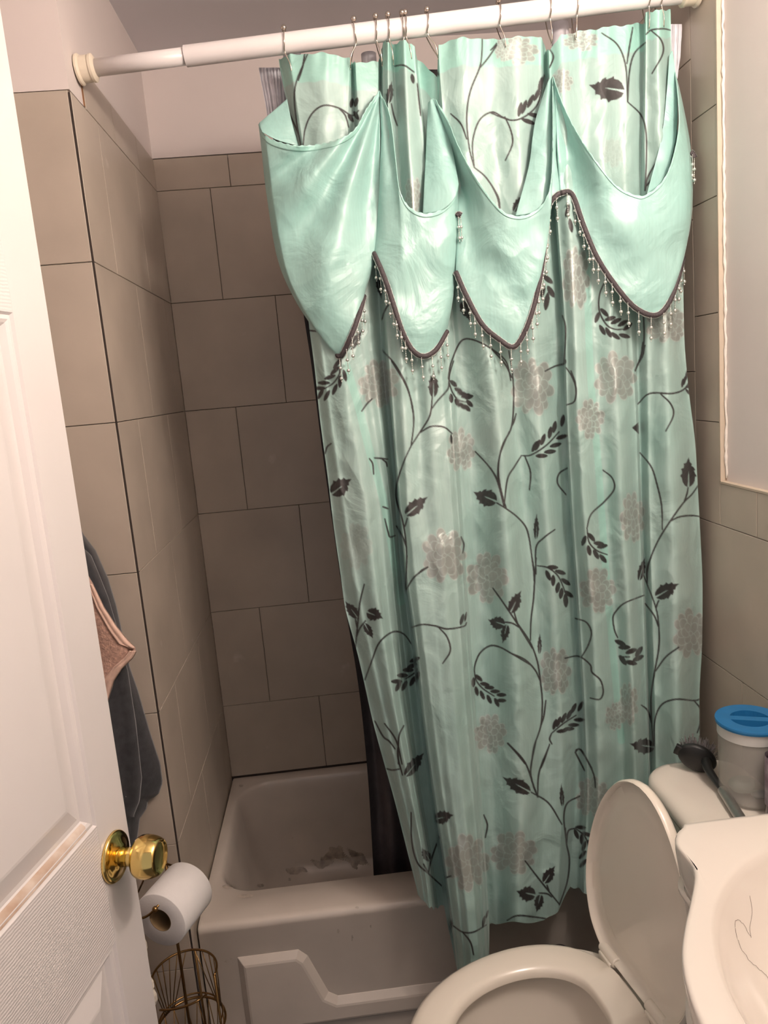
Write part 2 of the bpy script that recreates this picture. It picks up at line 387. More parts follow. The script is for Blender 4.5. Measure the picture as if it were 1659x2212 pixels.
# ------------------------------------------------------------------ shower rod + hooks
ra, rb_ = at(170, 151, 0, .004), at(1508, -20, 0, XR-.004)
rdv = Vector(rb_-ra); rl = rdv.length; Mr = axisM(ra, rdv)
rod = thing('shower_rod', 'white tension shower curtain rod spanning the tub between the two walls', 'curtain rod', tuple(ra))
MB().lathe([(.0155, .02), (.0155, .24)], Mr).build('inner_tube', rodm, rod)
MB().lathe([(.0155, .205), (.0185, .206), (.0185, rl-.02), (.0175, rl-.018)], Mr).build('outer_tube', rodm, rod, auto=.6)
for s in (0, 1):
    Mf = Mr if s == 0 else axisM(rb_, -rdv)
    MB().lathe([(0, 0), (.027, 0), (.0275, .004), (.025, .007), (.0235, .0075), (.0235, .020), (.0225, .024), (.0245, .025), (.0245, .030), (.019, .033), (.017, .034)], Mf).build('end_flange', flangem, rod, auto=.6)
def rodpt(px):
    best = None
    for k in range(401):
        p = np.array(ra)+(np.array(rb_)-np.array(ra))*k/400
        q = (p-CAM) @ R; x = W/2+F*q[0]/q[1]
        if best is None or abs(x-px) < best[0]: best = (abs(x-px), p)
    return best[1]
hk = [(614, 'leftmost metal ball hook on the rod, at the curtain corner'), (764, 'metal ball hook at the second pleat from the curtain left edge'),
      (813, 'metal ball hook just left of the narrow gathered pleats'), (840, 'metal ball hook above the thinnest gathered pleat'),
      (868, 'metal ball hook half hidden behind another over the gathered pleats'), (877, 'metal ball hook in front over the widest gathered pleat'),
      (921, 'metal ball hook over the dark gap right of the gathered pleats'), (1077, 'metal ball hook alone in the middle of the rod'),
      (1183, 'metal ball hook left of the grey liner tab'), (1240, 'metal ball hook right of the grey liner tab'),
      (1396, 'metal ball hook second from the right end of the curtain'), (1424, 'rightmost metal ball hook at the folded curtain end')]
for i, (px, lab) in enumerate(hk):
    c = Vector(rodpt(px)); r = .0215
    h = thing('curtain_hook', lab, 'curtain hook', tuple(c), 'ball hooks along the shower rod')
    tw = [.004, -.006, .003, .002, -.003, .003, .007, .004, .001, -.001, .0, .002][i]
    pts = []
    for a in np.linspace(-60, 200, 22):
        a = math.radians(a); pts.append(c+Vector((tw*math.sin(a)*.3, -r*math.cos(a), r*math.sin(a)*1.05)))
    low = c+Vector((tw*2.2, -.004, -.058))
    front = [low+Vector((0, -.004, 0)), c+Vector((tw*1.6, -.012, -.040))]
    back = [c+Vector((tw*1.2, .012, -.034)), low+Vector((.001, .006, .004)), low+Vector((.0, .0, -.004))]
    P = catmull(front+pts[::3]+back, 5)
    MB().tube([tuple(p) for p in P], .0011, n=6).build('wire', steel, h)
    bb = MB()
    bb.ball(c+Vector((.001, -.0045, r+.0045)), .0053); bb.ball(c+Vector((.001, .0035, r+.0035)), .0042)
    bb.build('ball_pair', steel, h)

# ------------------------------------------------------------------ printed pattern, drawn in curtain coordinates
CX0, CY0, CW, CH = 540, 0, 1010, 2212
ink = np.zeros((CH, CW), np.float32); sil = np.zeros((CH, CW), np.float32); lin_ = np.zeros((CH, CW), np.float32); band = np.zeros((CH, CW), np.float32)
def box_(x0, y0, x1, y1):
    a, b_ = max(0, int(x0)-CX0), min(CW, int(x1)+2-CX0); c, d = max(0, int(y0)), min(CH, int(y1)+2)
    if b_ <= a or d <= c: return None
    yy, xx = np.mgrid[c:d, a:b_]; return a, b_, c, d, xx+CX0, yy
def stroke(P, w=3.7, buf=None, taper=True, val=1.0):
    buf = ink if buf is None else buf
    P = catmull(P, 6)
    for i in range(len(P)-1):
        a, b_ = P[i], P[i+1]
        ww = w*(.72+.28*math.sin(math.pi*min(1, (i+1)/len(P)*1.0))) if taper else w
        g = box_(min(a[0], b_[0])-w-2, min(a[1], b_[1])-w-2, max(a[0], b_[0])+w+2, max(a[1], b_[1])+w+2)
        if g is None: continue
        x0, x1, y0, y1, xx, yy = g; d = b_-a; L = max(1e-6, d@d)
        t = np.clip(((xx-a[0])*d[0]+(yy-a[1])*d[1])/L, 0, 1)
        dist = np.hypot(xx-a[0]-t*d[0], yy-a[1]-t*d[1])
        buf[y0:y1, x0:x1] = np.maximum(buf[y0:y1, x0:x1], val*np.clip(ww/2+.6-dist, 0, 1))
def poly(P, buf=None, val=1.0, mode='max'):
    buf = ink if buf is None else buf
    P = np.array(P, float); g = box_(P[:, 0].min(), P[:, 1].min(), P[:, 0].max(), P[:, 1].max())
    if g is None: return
    x0, x1, y0, y1, xx, yy = g; acc = np.zeros(xx.shape, np.float32)
    for ox, oy in ((-.25, -.25), (.25, -.25), (-.25, .25), (.25, .25)):
        ins = np.zeros(xx.shape, bool); X = xx+ox; Y = yy+oy
        for i in range(len(P)):
            a, b_ = P[i], P[(i+1) % len(P)]
            c_ = ((a[1] > Y) != (b_[1] > Y)); 
            with np.errstate(divide='ignore', invalid='ignore'):
                xi = (b_[0]-a[0])*(Y-a[1])/((b_[1]-a[1]) if b_[1] != a[1] else 1e-9)+a[0]
            ins ^= c_ & (X < xi)
        acc += ins*.25
    if mode == 'max': buf[y0:y1, x0:x1] = np.maximum(buf[y0:y1, x0:x1], acc*val)
    else: buf[y0:y1, x0:x1] = buf[y0:y1, x0:x1]*(1-acc)+acc*val
def xf(P, x, y, a, sx, sy=None):
    sy = sx if sy is None else sy; a = math.radians(a); c, s = math.cos(a), math.sin(a)
    return [(x+c*u*sx-s*v*sy, y+s*u*sx+c*v*sy) for u, v in P]
def lens(x, y, a, L, wd): # pointed seed leaf
    P = [(math.cos(t)*.5*(1), math.copysign(abs(math.sin(t))**1.25, math.sin(t))*.5*wd/L) for t in np.linspace(0, 2*math.pi, 26)[:-1]]
    poly(xf(P, x, y, a, L))
LEAF = [(-.50,-.05),(-.46,-.20),(-.34,-.33),(-.18,-.40),(-.12,-.50),(-.04,-.38),(.06,-.40),(.12,-.46),(.16,-.30),(.26,-.29),(.30,-.33),(.34,-.17),(.55,-.03),(.38,.03),(.30,.16),(.24,.12),(.20,.26),(.10,.37),(.08,.28),(-.02,.36),(-.12,.46),(-.14,.36),(-.26,.36),(-.38,.28),(-.47,.14),(-.50,.06),(-.30,.035),(-.05,.01),(.06,-.01),(-.05,-.03),(-.30,-.02)]
def leaf(x, y, a, L, wd=None): poly(xf(LEAF, x, y, a, L, (wd if wd else L*.62)))
def sprig(stem, leaves, o=(0, 0), s=1.0, L=27, wd=9):
    st = np.array([(o[0]+p[0]/s, o[1]+p[1]/s) for p in stem]); 
    stroke(st, 3.3); S = catmull(st, 8)
    for q in leaves:
        x, y = o[0]+q[0]/s, o[1]+q[1]/s
        k = np.argmin(np.hypot(S[:, 0]-x, S[:, 1]-y)); k = min(max(k, 1), len(S)-2); t = S[k+1]-S[k-1]
        side = np.sign(t[0]*(y-S[k, 1])-t[1]*(x-S[k, 0])); a = math.degrees(math.atan2(t[1], t[0]))+side*(32 if len(q) < 3 else q[2])
        lens(x, y, a, L*(q[3] if len(q) > 3 else 1), wd*(q[4] if len(q) > 4 else 1))
def vines(o, s, lst, w=3.7):
    for P in lst: stroke([(o[0]+x/s, o[1]+y/s) for x, y in P], w)
def flower(x, y, rx, ry, rot=0, k=1.0, val=1.0):
    for ring, (n_, rr, pr) in enumerate([(11, .77, .25), (9, .52, .25), (6, .28, .22), (1, .0, .11)]):
        for i in range(n_):
            a = math.radians(rot)+2*math.pi*(i+.5*(ring % 2))/n_; a += .12*math.sin(i*2.3+ring)
            cx, cy = x+rx*rr*math.cos(a), y+ry*rr*math.sin(a); pw = pr*(1+.12*math.sin(i*3.7+x))
            g = box_(cx-rx*pw-3, cy-ry*pw-3, cx+rx*pw+3, cy+ry*pw+3)
            if g is None: continue
            x0, x1, y0, y1, xx, yy = g
            ca, sa = math.cos(a), math.sin(a); dx, dy = (xx-cx)/rx, (yy-cy)/ry
            u = dx*ca+dy*sa; v_ = -dx*sa+dy*ca
            d = np.hypot(u/(pw*1.15), v_/(pw*.88)); dp = (d-1)*pw*min(rx, ry)
            fill = np.clip(.5-dp, 0, 1); line = np.clip(1.05-np.abs(dp+.5), 0, 1)*fill
            sub = sil[y0:y1, x0:x1]
            sub[:] = sub*(1-fill)+fill*val; sub[:] = sub*(1-line*.9); s2 = lin_[y0:y1, x0:x1]; s2[:] = s2*(1-fill)+line*.8*val
# silver flowers
for f_ in [(818,828,42,50),(1150,835,46,62),(1329,815,46,54),(1244,600,30,68),(1440,702,46,38),(960,1200,48,58),(1275,905,30,42),(1366,1118,26,54),(1052,1248,44,54),
           (1291,1275,38,48),(1492,1368,38,52),(1200,1450,34,52),(1059,1585,34,42),(1357,1520,22,46),(1328,1548,20,30),(1280,1722,36,44),(1010,1863,46,60),(1110,1842,50,46),
           (996,972,30,46),(892,420,18,40),(1120,110,42,30),(1255,88,38,22),(1215,175,22,26),(1085,108,16,24),(1325,330,26,30),(770,1180,34,48)]:
    flower(*f_, rot=(f_[0]*7) % 60, val=.35 if f_[0] in (770, 1325) else 1)
# top
vines((500, 0), 2.765, [[(455,320),(380,520),(385,700),(415,870)],[(437,320),(425,400),(400,480)],[(428,870),(440,770),(480,680),(550,630),(640,645),(720,690),(760,660)],
    [(640,645),(680,690),(700,760)],[(330,640),(365,720),(400,800),(415,870)],[(975,395),(1030,390),(1090,430)],[(1110,500),(1120,600),(1130,690)],
    [(1498,220),(1495,330),(1480,410),(1425,550),(1405,700),(1420,880),(1450,1000)],[(1585,270),(1530,350),(1480,410)],[(1310,680),(1370,740),(1405,830)],
    [(1450,1000),(1440,850),(1480,720),(1555,670),(1620,700),(1659,715)],[(1450,1000),(1520,1060),(1590,1170),(1605,1240)],[(955,620),(970,690),(990,750)]])
for q in [(718,615,-80),(745,610,-75),(712,705,55),(745,690,60),(1082,470,80),(1207,390,60),(1222,430,55),(1190,370,70)]: lens(500+q[0]/2.765, q[1]/2.765, q[2], 22, 9)
leaf(843, 200, -80, 48, 18)
vines((1060, 0), 2.77, [[(0,675),(60,700),(130,720),(200,700),(270,640),(300,560),(320,450)],[(85,700),(120,780),(130,860),(88,960)],[(0,300),(20,280),(35,260)],
    [(820,610),(808,400),(760,270),(665,198)],[(850,165),(830,280),(815,380)],[(925,255),(860,320),(830,430),(820,610)],[(820,610),(900,690),(930,800),(930,1000),(922,1140)],
    [(1000,955),(940,1060),(925,1140)],[(970,1065),(935,1110)],[(930,205),(960,180),(1030,172),(1075,180)],[(960,183),(1020,240),(1030,320),(965,440)],[(350,290),(375,340),(352,405)],
    [(0,1100),(40,1180),(55,1260)]])
leaf(1312, 190, 192, 74, 62)
for q in [(175,655,-78),(200,640,-72),(238,605,-65),(278,565,-65),(300,500,-75),(225,727,20),(262,690,15),(1042,760,92)]: lens(1060+q[0]/2.77, q[1]/2.77, q[2], 33, 10)
leaf(1120, 440, -60, 40, 22)
# below the valance
leaf(769, 735, -55, 50, 22); leaf(1006, 672, 70, 46, 26); leaf(819, 622, 80, 46, 14)
lens(1233, 487, 80, 32, 10); lens(1226, 455, 105, 30, 9)
for q in [(1183,603,40),(1190,630,60),(1181,651,98),(1172,628,100)]: lens(q[0], q[1], q[2], 30 if q[0] != 1181 else 40, 12)
vines((550, 400), 2.963, [[(815,860),(835,800),(880,730)],[(820,1060),(900,1150),(980,1300),(1015,1460)],[(350,930),(395,935)],[(1240,1240),(1245,1200),(1260,1130),(1320,1000),(1400,990),(1520,1050),(1610,1130),(1640,1250)]])
vines((1060, 350), 2.77, [[(690,700),(652,790),(650,890),(690,970),(740,1000),(800,1000)],[(915,920),(918,1050),(905,1150),(865,1250)],[(430,920),(448,1000),(440,1200)],[(480,1250),(505,1320),(510,1385)]])
for q in [(680,900,45),(637,930,110),(715,937,-15),(750,952,-25),(790,965,-30),(820,985,-40),(668,1005,60),(705,1020,60),(745,1040,35),(800,1040,15)]: lens(1060+q[0]/2.77, 350+q[1]/2.77, q[2], 26, 10)
A = (640, 780)
vines(A, 3.607, [[(742,0),(850,180),(900,330),(915,480),(895,660)],[(895,660),(840,780),(785,950),(780,1080),(830,1250),(858,1450),(858,1659)],[(895,660),(960,560),(1030,450),(1050,380),(1060,280)],
    [(1050,380),(1100,310),(1180,220),(1190,160),(1195,100),(1225,0)],[(960,560),(1050,510),(1150,515),(1215,565)],[(865,1225),(852,1270),(845,1290)],[(780,1285),(830,1370),(858,1450)],
    [(610,755),(660,758),(712,765)],[(670,765),(700,790),(708,820)],[(510,390),(550,335),(590,295)],[(225,720),(240,670),(272,642)],[(570,760),(595,800),(603,880)],
    [(1395,705),(1500,820),(1570,930),(1600,1040),(1635,1140)],[(1659,550),(1590,720),(1575,850),(1590,980),(1635,1150)],[(1285,1370),(1305,1430),(1297,1495)],[(950,1655),(985,1625),(1025,1605)],
    [(675,1135),(715,1150)],[(690,1230),(715,1330),(730,1370),(770,1360)]])
leaf(937, 830, -88, 56, 26); leaf(900, 1094, -38, 60, 36); leaf(737, 1052, -35, 52, 44); leaf(1049, 1073, 205, 52, 44); lens(975, 948, 85, 22, 5)
sprig([(350,0),(335,100),(290,170),(230,210)], [(318,20),(300,75),(262,125),(215,170),(182,212),(190,255),(238,268),(300,220),(340,160),(378,112)], A, 3.607)
sprig([(1190,160),(1215,240),(1260,300),(1320,320)], [(1225,175),(1265,228),(1290,252),(1320,270),(1345,280),(1207,290),(1255,325),(1295,350),(1330,365),(1350,330)], A, 3.607, 21, 10)
Bz = (1060, 740)
vines(Bz, 3.318, [[(130,60),(155,220),(165,380),(150,600),(80,750),(50,950),(95,1180)],[(0,40),(100,150),(150,250)],[(182,510),(165,570),(150,600)],[(0,900),(50,1000),(95,1175)],
    [(95,1180),(120,980),(170,890),(220,810)],[(245,815),(285,930),(278,1055)],[(390,205),(460,170),(530,150),(537,125)],[(540,180),(580,240),(612,330),(600,420),(545,447)],
    [(548,900),(490,940),(480,1010),(540,1090)],[(805,915),(870,970),(885,1050),(815,1140),(720,1230),(690,1330)],[(45,1150),(110,1190),(190,1250),(250,1320),(275,1400),(290,1500),(310,1659)],
    [(460,1340),(380,1400),(325,1470),(325,1659)],[(1090,0),(1075,100),(1035,200)],[(1105,20),(1090,90),(1060,150)],[(1055,440),(1140,365),(1300,365),(1385,335),(1430,270)],[(1220,370),(1290,440),(1310,520),(1255,635)],
    [(1070,790),(1150,890),(1190,1010),(1225,1170),(1230,1340)],[(1415,1040),(1405,1090),(1385,1145)],[(1490,1020),(1440,1090),(1380,1150),(1280,1290),(1200,1420),(1140,1560),(1120,1659)],[(1280,1285),(1350,1250),(1440,1240),(1505,1248)]])
sprig([(220,810),(290,805),(400,735),(490,640)], [(315,745),(335,735),(375,695),(425,645),(457,605),(515,560),(365,812),(425,782),(465,735),(510,677)], Bz, 3.318, 27, 10)
sprig([(690,1330),(705,1430),(760,1490),(835,1520)], [(722,1395),(668,1420),(775,1440),(800,1460),(705,1490),(755,1518),(805,1548)], Bz, 3.318, 24, 10)
for q in [(1375,290,-82),(1389,272,-80),(1405,230,-80),(1416,355,50),(1425,315,-20)]: lens(Bz[0]+q[0]/3.318, Bz[1]+q[1]/3.318, q[2], 27 if q[0] == 1405 else 20, 6)
leaf(1159, 1138, -88, 54, 14); leaf(1488, 1021, -88, 62, 38); poly([(1365,924),(1379,912),(1380,938)]); leaf(1387, 1230, -75, 50, 18)
Cz = (700, 1200)
vines(Cz, 3.687, [[(660,0),(650,280)],[(825,95),(720,170),(650,280)],[(690,575),(780,550),(880,560),(980,585),(1110,565),(1135,535)],[(910,570),(980,650),(1005,760),(945,860)],
    [(320,230),(285,380),(265,580),(250,730)],[(330,520),(285,580),(258,650)],[(250,510),(265,580)],[(700,710),(640,630),(570,605),(500,635),(430,710),(380,840),(325,990)],
    [(1345,260),(1430,380),(1540,545),(1659,740)],[(1440,530),(1500,540),(1550,570)],[(1515,455),(1530,510),(1545,550)],[(1659,880),(1500,785),(1400,730),(1320,720),(1240,780),(1200,880),(1200,950)],
    [(405,1320),(470,1440),(520,1480),(565,1540)],[(635,1355),(595,1450),(592,1659)],[(1460,1495),(1530,1570),(1600,1659)]])
leaf(760, 1317, 235, 44, 26); leaf(809, 1329, 25, 36, 34); leaf(796, 1363, 62, 36, 20); leaf(1114, 1301, -62, 52, 30); leaf(1073, 1344, 200, 36, 34); leaf(1090, 1369, 105, 40, 22)
lens(998, 1338, -75, 26, 8); lens(1006, 1332, -80, 22, 5)
sprig([(742,905),(715,940),(650,982)], [(722,830),(700,880),(670,912),(625,955),(578,1003),(590,1042),(640,1037),(705,1000),(742,965)], Cz, 3.687, 25, 10)
sprig([(1200,950),(1215,1000),(1265,1060),(1355,1120)], [(1232,975),(1190,1010),(1280,1025),(1317,1052),(1362,1082),(1412,1110),(1215,1080),(1260,1112),(1315,1145),(1375,1170),(1412,1155)], Cz, 3.687, 22, 9)
Dz = (1100, 1200)
vines(Dz, 3.606, [[(175,0),(190,100),(195,200)],[(210,20),(200,150),(190,330),(170,500),(165,660)],[(0,440),(80,550),(165,680),(220,830),(245,1000),(258,1150),(245,1330),(190,1500),(170,1659)],
    [(0,755),(120,810),(200,890),(238,970)],[(285,1130),(270,1250),(245,1330)],[(330,1385),(315,1430),(332,1468)],[(515,490),(600,520),(640,600),(615,700),(560,795)],
    [(435,800),(540,785),(630,850),(645,910),(710,970),(732,1060),(705,1120),(630,1110)],[(1050,310),(900,370),(835,430),(808,485),(820,580),(845,640)],[(1110,0),(1075,100),(1075,215)],
    [(1045,150),(1140,400),(1165,560),(1165,720),(1130,920),(1105,1100),(1110,1300),(1122,1480)],[(1060,375),(1130,470),(1160,550)],[(1165,350),(1152,380),(1145,410)],[(1320,715),(1220,790),(1140,900)],
    [(1128,1480),(1135,1280),(1190,1160),(1300,1120),(1440,1130),(1492,1115)],[(1440,1130),(1490,1200),(1490,1300),(1465,1380)],[(1030,1165),(1080,1210),(1110,1310)],
    [(515,1535),(525,1512),(560,1515),(600,1580),(645,1659)],[(515,1535),(570,1640)],[(315,1470),(270,1600),(245,1659)]])
sprig([(220,80),(300,95),(380,160),(432,272)], [(338,92),(398,130),(440,205),(463,300),(440,350,20,1.25,1.1),(405,295),(378,250),(342,195),(303,155)], Dz, 3.606, 25, 10)
sprig([(330,1385),(420,1310),(520,1245)], [(355,1315),(385,1295),(425,1265),(468,1238),(502,1190),(555,1175),(410,1367),(465,1350),(502,1320),(545,1280)], Dz, 3.606, 25, 9)
for q in [(865,680,25),(897,715,0),(950,745,-20),(1010,748,-55),(1005,800,-25),(950,835,12),(885,815,55)]: lens(Dz[0]+q[0]/3.606, Dz[1]+q[1]/3.606, q[2], 27, 11)
stroke([(1337,1418),(1348,1419),(1360,1419)], 3)
leaf(1166, 1391, -88, 44, 11); leaf(1441, 1276, -28, 56, 38); leaf(1388, 1610, 190, 52, 40)
Ez = (780, 1600)
vines(Ez, 2.963, [[(1120,0),(1085,200),(1130,360)],[(940,15),(1050,140),(1110,310),(1135,360)],[(1205,30),(1140,200),(1130,345)],[(1090,330),(1200,400),(1285,535)],[(1372,75),(1430,190)],
    [(1370,75),(1400,55),(1450,130),(1490,220),(1500,300)],[(1400,355),(1320,400),(1298,490),(1310,620)],[(1308,560),(1315,660),(1333,760),(1320,900),(1270,1050)],[(1315,670),(1325,580),(1370,560)],
    [(1050,770),(1150,900),(1270,1048)],[(1140,975),(1190,980),(1220,1000)],[(1190,925),(1205,970)],[(935,1150),(1000,1120),(1120,1130),(1200,1142)],[(785,475),(808,540),(795,620)],
    [(320,460),(325,650),(360,780),(430,850),(540,950)],[(500,615),(450,760),(430,850)],[(400,790),(432,850)],[(165,180),(200,188),(245,182)],[(240,0),(235,100),(265,220)],[(150,-110),(225,0),(262,150)],
    [(590,1185),(650,1225),(720,1225),(800,1180)],[(650,1225),(700,1290),(720,1370)],[(540,878),(575,866)]])
sprig([(1370,560),(1430,610),(1457,680),(1452,740)], [(1405,555),(1378,598),(1412,630),(1447,600),(1475,660),(1427,675),(1418,730),(1465,740),(1422,785)], Ez, 2.963, 24, 9)
leaf(1117, 1695, 210, 66, 36); leaf(896, 1652, -50, 64, 30); leaf(1187, 1890, -55, 42, 28); leaf(1137, 1929, 195, 40, 40); leaf(1163, 1951, 105, 38, 24)
leaf(958, 1766, -10, 42, 34); leaf(921, 1846, 240, 32, 22); leaf(1214, 1718, -92, 48, 12); lens(1045, 1990, -78, 26, 7); lens(1052, 1975, -75, 20, 5); leaf(974, 1998, -75, 26, 12)
# sewn seams and header band
def seamband(P, w): stroke(P, w, band, taper=False)
seamband([(1268,560),(1275,800),(1292,1000),(1310,1250),(1328,1450),(1342,1600)], 15)
seamband([(748,790),(775,880),(800,980),(828,1080),(850,1200),(866,1300)], 17)

# ------------------------------------------------------------------ shower curtain
cur = thing('shower_curtain', 'mint satin shower curtain with dark vine print, scalloped valance and bead fringe', 'shower curtain', (.75, .03, 2.1))
def clothmat(name, base, hi, printed=True, rough=.42, deep=None):
    m = bpy.data.materials.new(name); m.use_nodes = True; N = m.node_tree.nodes; Lk = m.node_tree.links; P = N['Principled BSDF']
    def mixc(fac, a, b_):
        x = N.new('ShaderNodeMix'); x.data_type = 'RGBA'
        if hasattr(fac, 'default_value') or True: Lk.new(fac, x.inputs['Factor'])
        for s, v_ in (('A', a), ('B', b_)):
            if isinstance(v_, tuple): x.inputs[s].default_value = (*v_, 1)
            else: Lk.new(v_, x.inputs[s])
        return x.outputs['Result']
    tc = N.new('ShaderNodeTexCoord')
    mp = N.new('ShaderNodeMapping'); mp.inputs['Scale'].default_value = (260, 260, 9); Lk.new(tc.outputs['Object'], mp.inputs['Vector'])
    sl = N.new('ShaderNodeTexNoise'); sl.inputs['Scale'].default_value = 1; sl.inputs['Detail'].default_value = 3; Lk.new(mp.outputs['Vector'], sl.inputs['Vector'])
    col = mixc(sl.outputs['Fac'], tuple(c*.86 for c in base), tuple(min(1, c*1.12) for c in base))
    # pale satin sheen painted into the mint base colour as soft noise patches
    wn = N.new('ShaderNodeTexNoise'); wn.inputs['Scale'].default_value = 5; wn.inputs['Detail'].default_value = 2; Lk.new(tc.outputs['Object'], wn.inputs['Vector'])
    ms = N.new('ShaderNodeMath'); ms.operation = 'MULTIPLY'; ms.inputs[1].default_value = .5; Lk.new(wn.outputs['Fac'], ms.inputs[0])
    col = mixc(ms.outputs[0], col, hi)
    if printed:
        at_ = N.new('ShaderNodeAttribute'); at_.attribute_name = 'print'
        sp = N.new('ShaderNodeSeparateColor'); Lk.new(at_.outputs['Color'], sp.inputs['Color'])
        col = mixc(sp.outputs['Blue'], col, (.34, .66, .57))
        col = mixc(sp.outputs['Green'], col, (.42, .45, .425)); col = mixc(at_.outputs['Alpha'], col, (.60, .66, .62))
        col = mixc(sp.outputs['Red'], col, (.028, .024, .024))
        rr = N.new('ShaderNodeMath'); rr.operation = 'MULTIPLY_ADD'; Lk.new(sp.outputs['Red'], rr.inputs[0]); rr.inputs[1].default_value = .2; rr.inputs[2].default_value = rough
        Lk.new(rr.outputs[0], P.inputs['Roughness'])
        mm = N.new('ShaderNodeMath'); mm.operation = 'MULTIPLY'; Lk.new(sp.outputs['Green'], mm.inputs[0]); mm.inputs[1].default_value = .45; Lk.new(mm.outputs[0], P.inputs['Metallic'])
    else: P.inputs['Roughness'].default_value = rough
    Lk.new(col, P.inputs['Base Color'])
    P.inputs['Sheen Weight'].default_value = .25; P.inputs['Sheen Roughness'].default_value = .35; P.inputs['Sheen Tint'].default_value = (.9, 1, .95, 1)
    P.inputs['Specular IOR Level'].default_value = .8
    P.inputs['Anisotropic'].default_value = .3
    # crumple creases
    n1 = N.new('ShaderNodeTexNoise'); n1.inputs['Scale'].default_value = 9; n1.inputs['Detail'].default_value = 4; n1.inputs['Distortion'].default_value = 1.2; Lk.new(tc.outputs['Object'], n1.inputs['Vector'])
    vo = N.new('ShaderNodeTexVoronoi'); vo.feature = 'SMOOTH_F1'; vo.inputs['Scale'].default_value = 17; vo.inputs['Smoothness'].default_value = .35
    mp2 = N.new('ShaderNodeMapping'); mp2.inputs['Scale'].default_value = (.9, .9, .4); mp2.inputs['Rotation'].default_value = (0, .5, 0); Lk.new(tc.outputs['Object'], mp2.inputs['Vector'])
    ad = N.new('ShaderNodeMix'); ad.data_type = 'VECTOR'; ad.inputs['Factor'].default_value = .12; Lk.new(mp2.outputs['Vector'], ad.inputs['A']); Lk.new(n1.outputs['Color'], ad.inputs['B']); Lk.new(ad.outputs['Result'], vo.inputs['Vector'])
    b1 = N.new('ShaderNodeBump'); b1.inputs['Distance'].default_value = .012; b1.inputs['Strength'].default_value = .65; Lk.new(n1.outputs['Fac'], b1.inputs['Height'])
    b2 = N.new('ShaderNodeBump'); b2.inputs['Distance'].default_value = .0018; b2.inputs['Strength'].default_value = .2; Lk.new(vo.outputs['Distance'], b2.inputs['Height']); Lk.new(b1.outputs['Normal'], b2.inputs['Normal'])
    b3 = N.new('ShaderNodeBump'); b3.inputs['Distance'].default_value = .0004; b3.inputs['Strength'].default_value = .35; Lk.new(sl.outputs['Fac'], b3.inputs['Height']); Lk.new(b2.outputs['Normal'], b3.inputs['Normal'])
    Lk.new(b3.outputs['Normal'], P.inputs['Normal'])
    tr = N.new('ShaderNodeBsdfTranslucent'); Lk.new(col, tr.inputs['Color'])
    mx = N.new('ShaderNodeMixShader'); mx.inputs[0].default_value = .12; Lk.new(P.outputs[0], mx.inputs[1]); Lk.new(tr.outputs[0], mx.inputs[2])
    Lk.new(mx.outputs[0], N['Material Output'].inputs['Surface'])
    return m
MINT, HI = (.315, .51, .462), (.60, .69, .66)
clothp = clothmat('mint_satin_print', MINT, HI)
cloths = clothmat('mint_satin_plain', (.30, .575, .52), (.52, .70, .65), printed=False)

hemm = clothmat('mint_hem', (.36, .68, .60), (.5, .74, .67), printed=False)
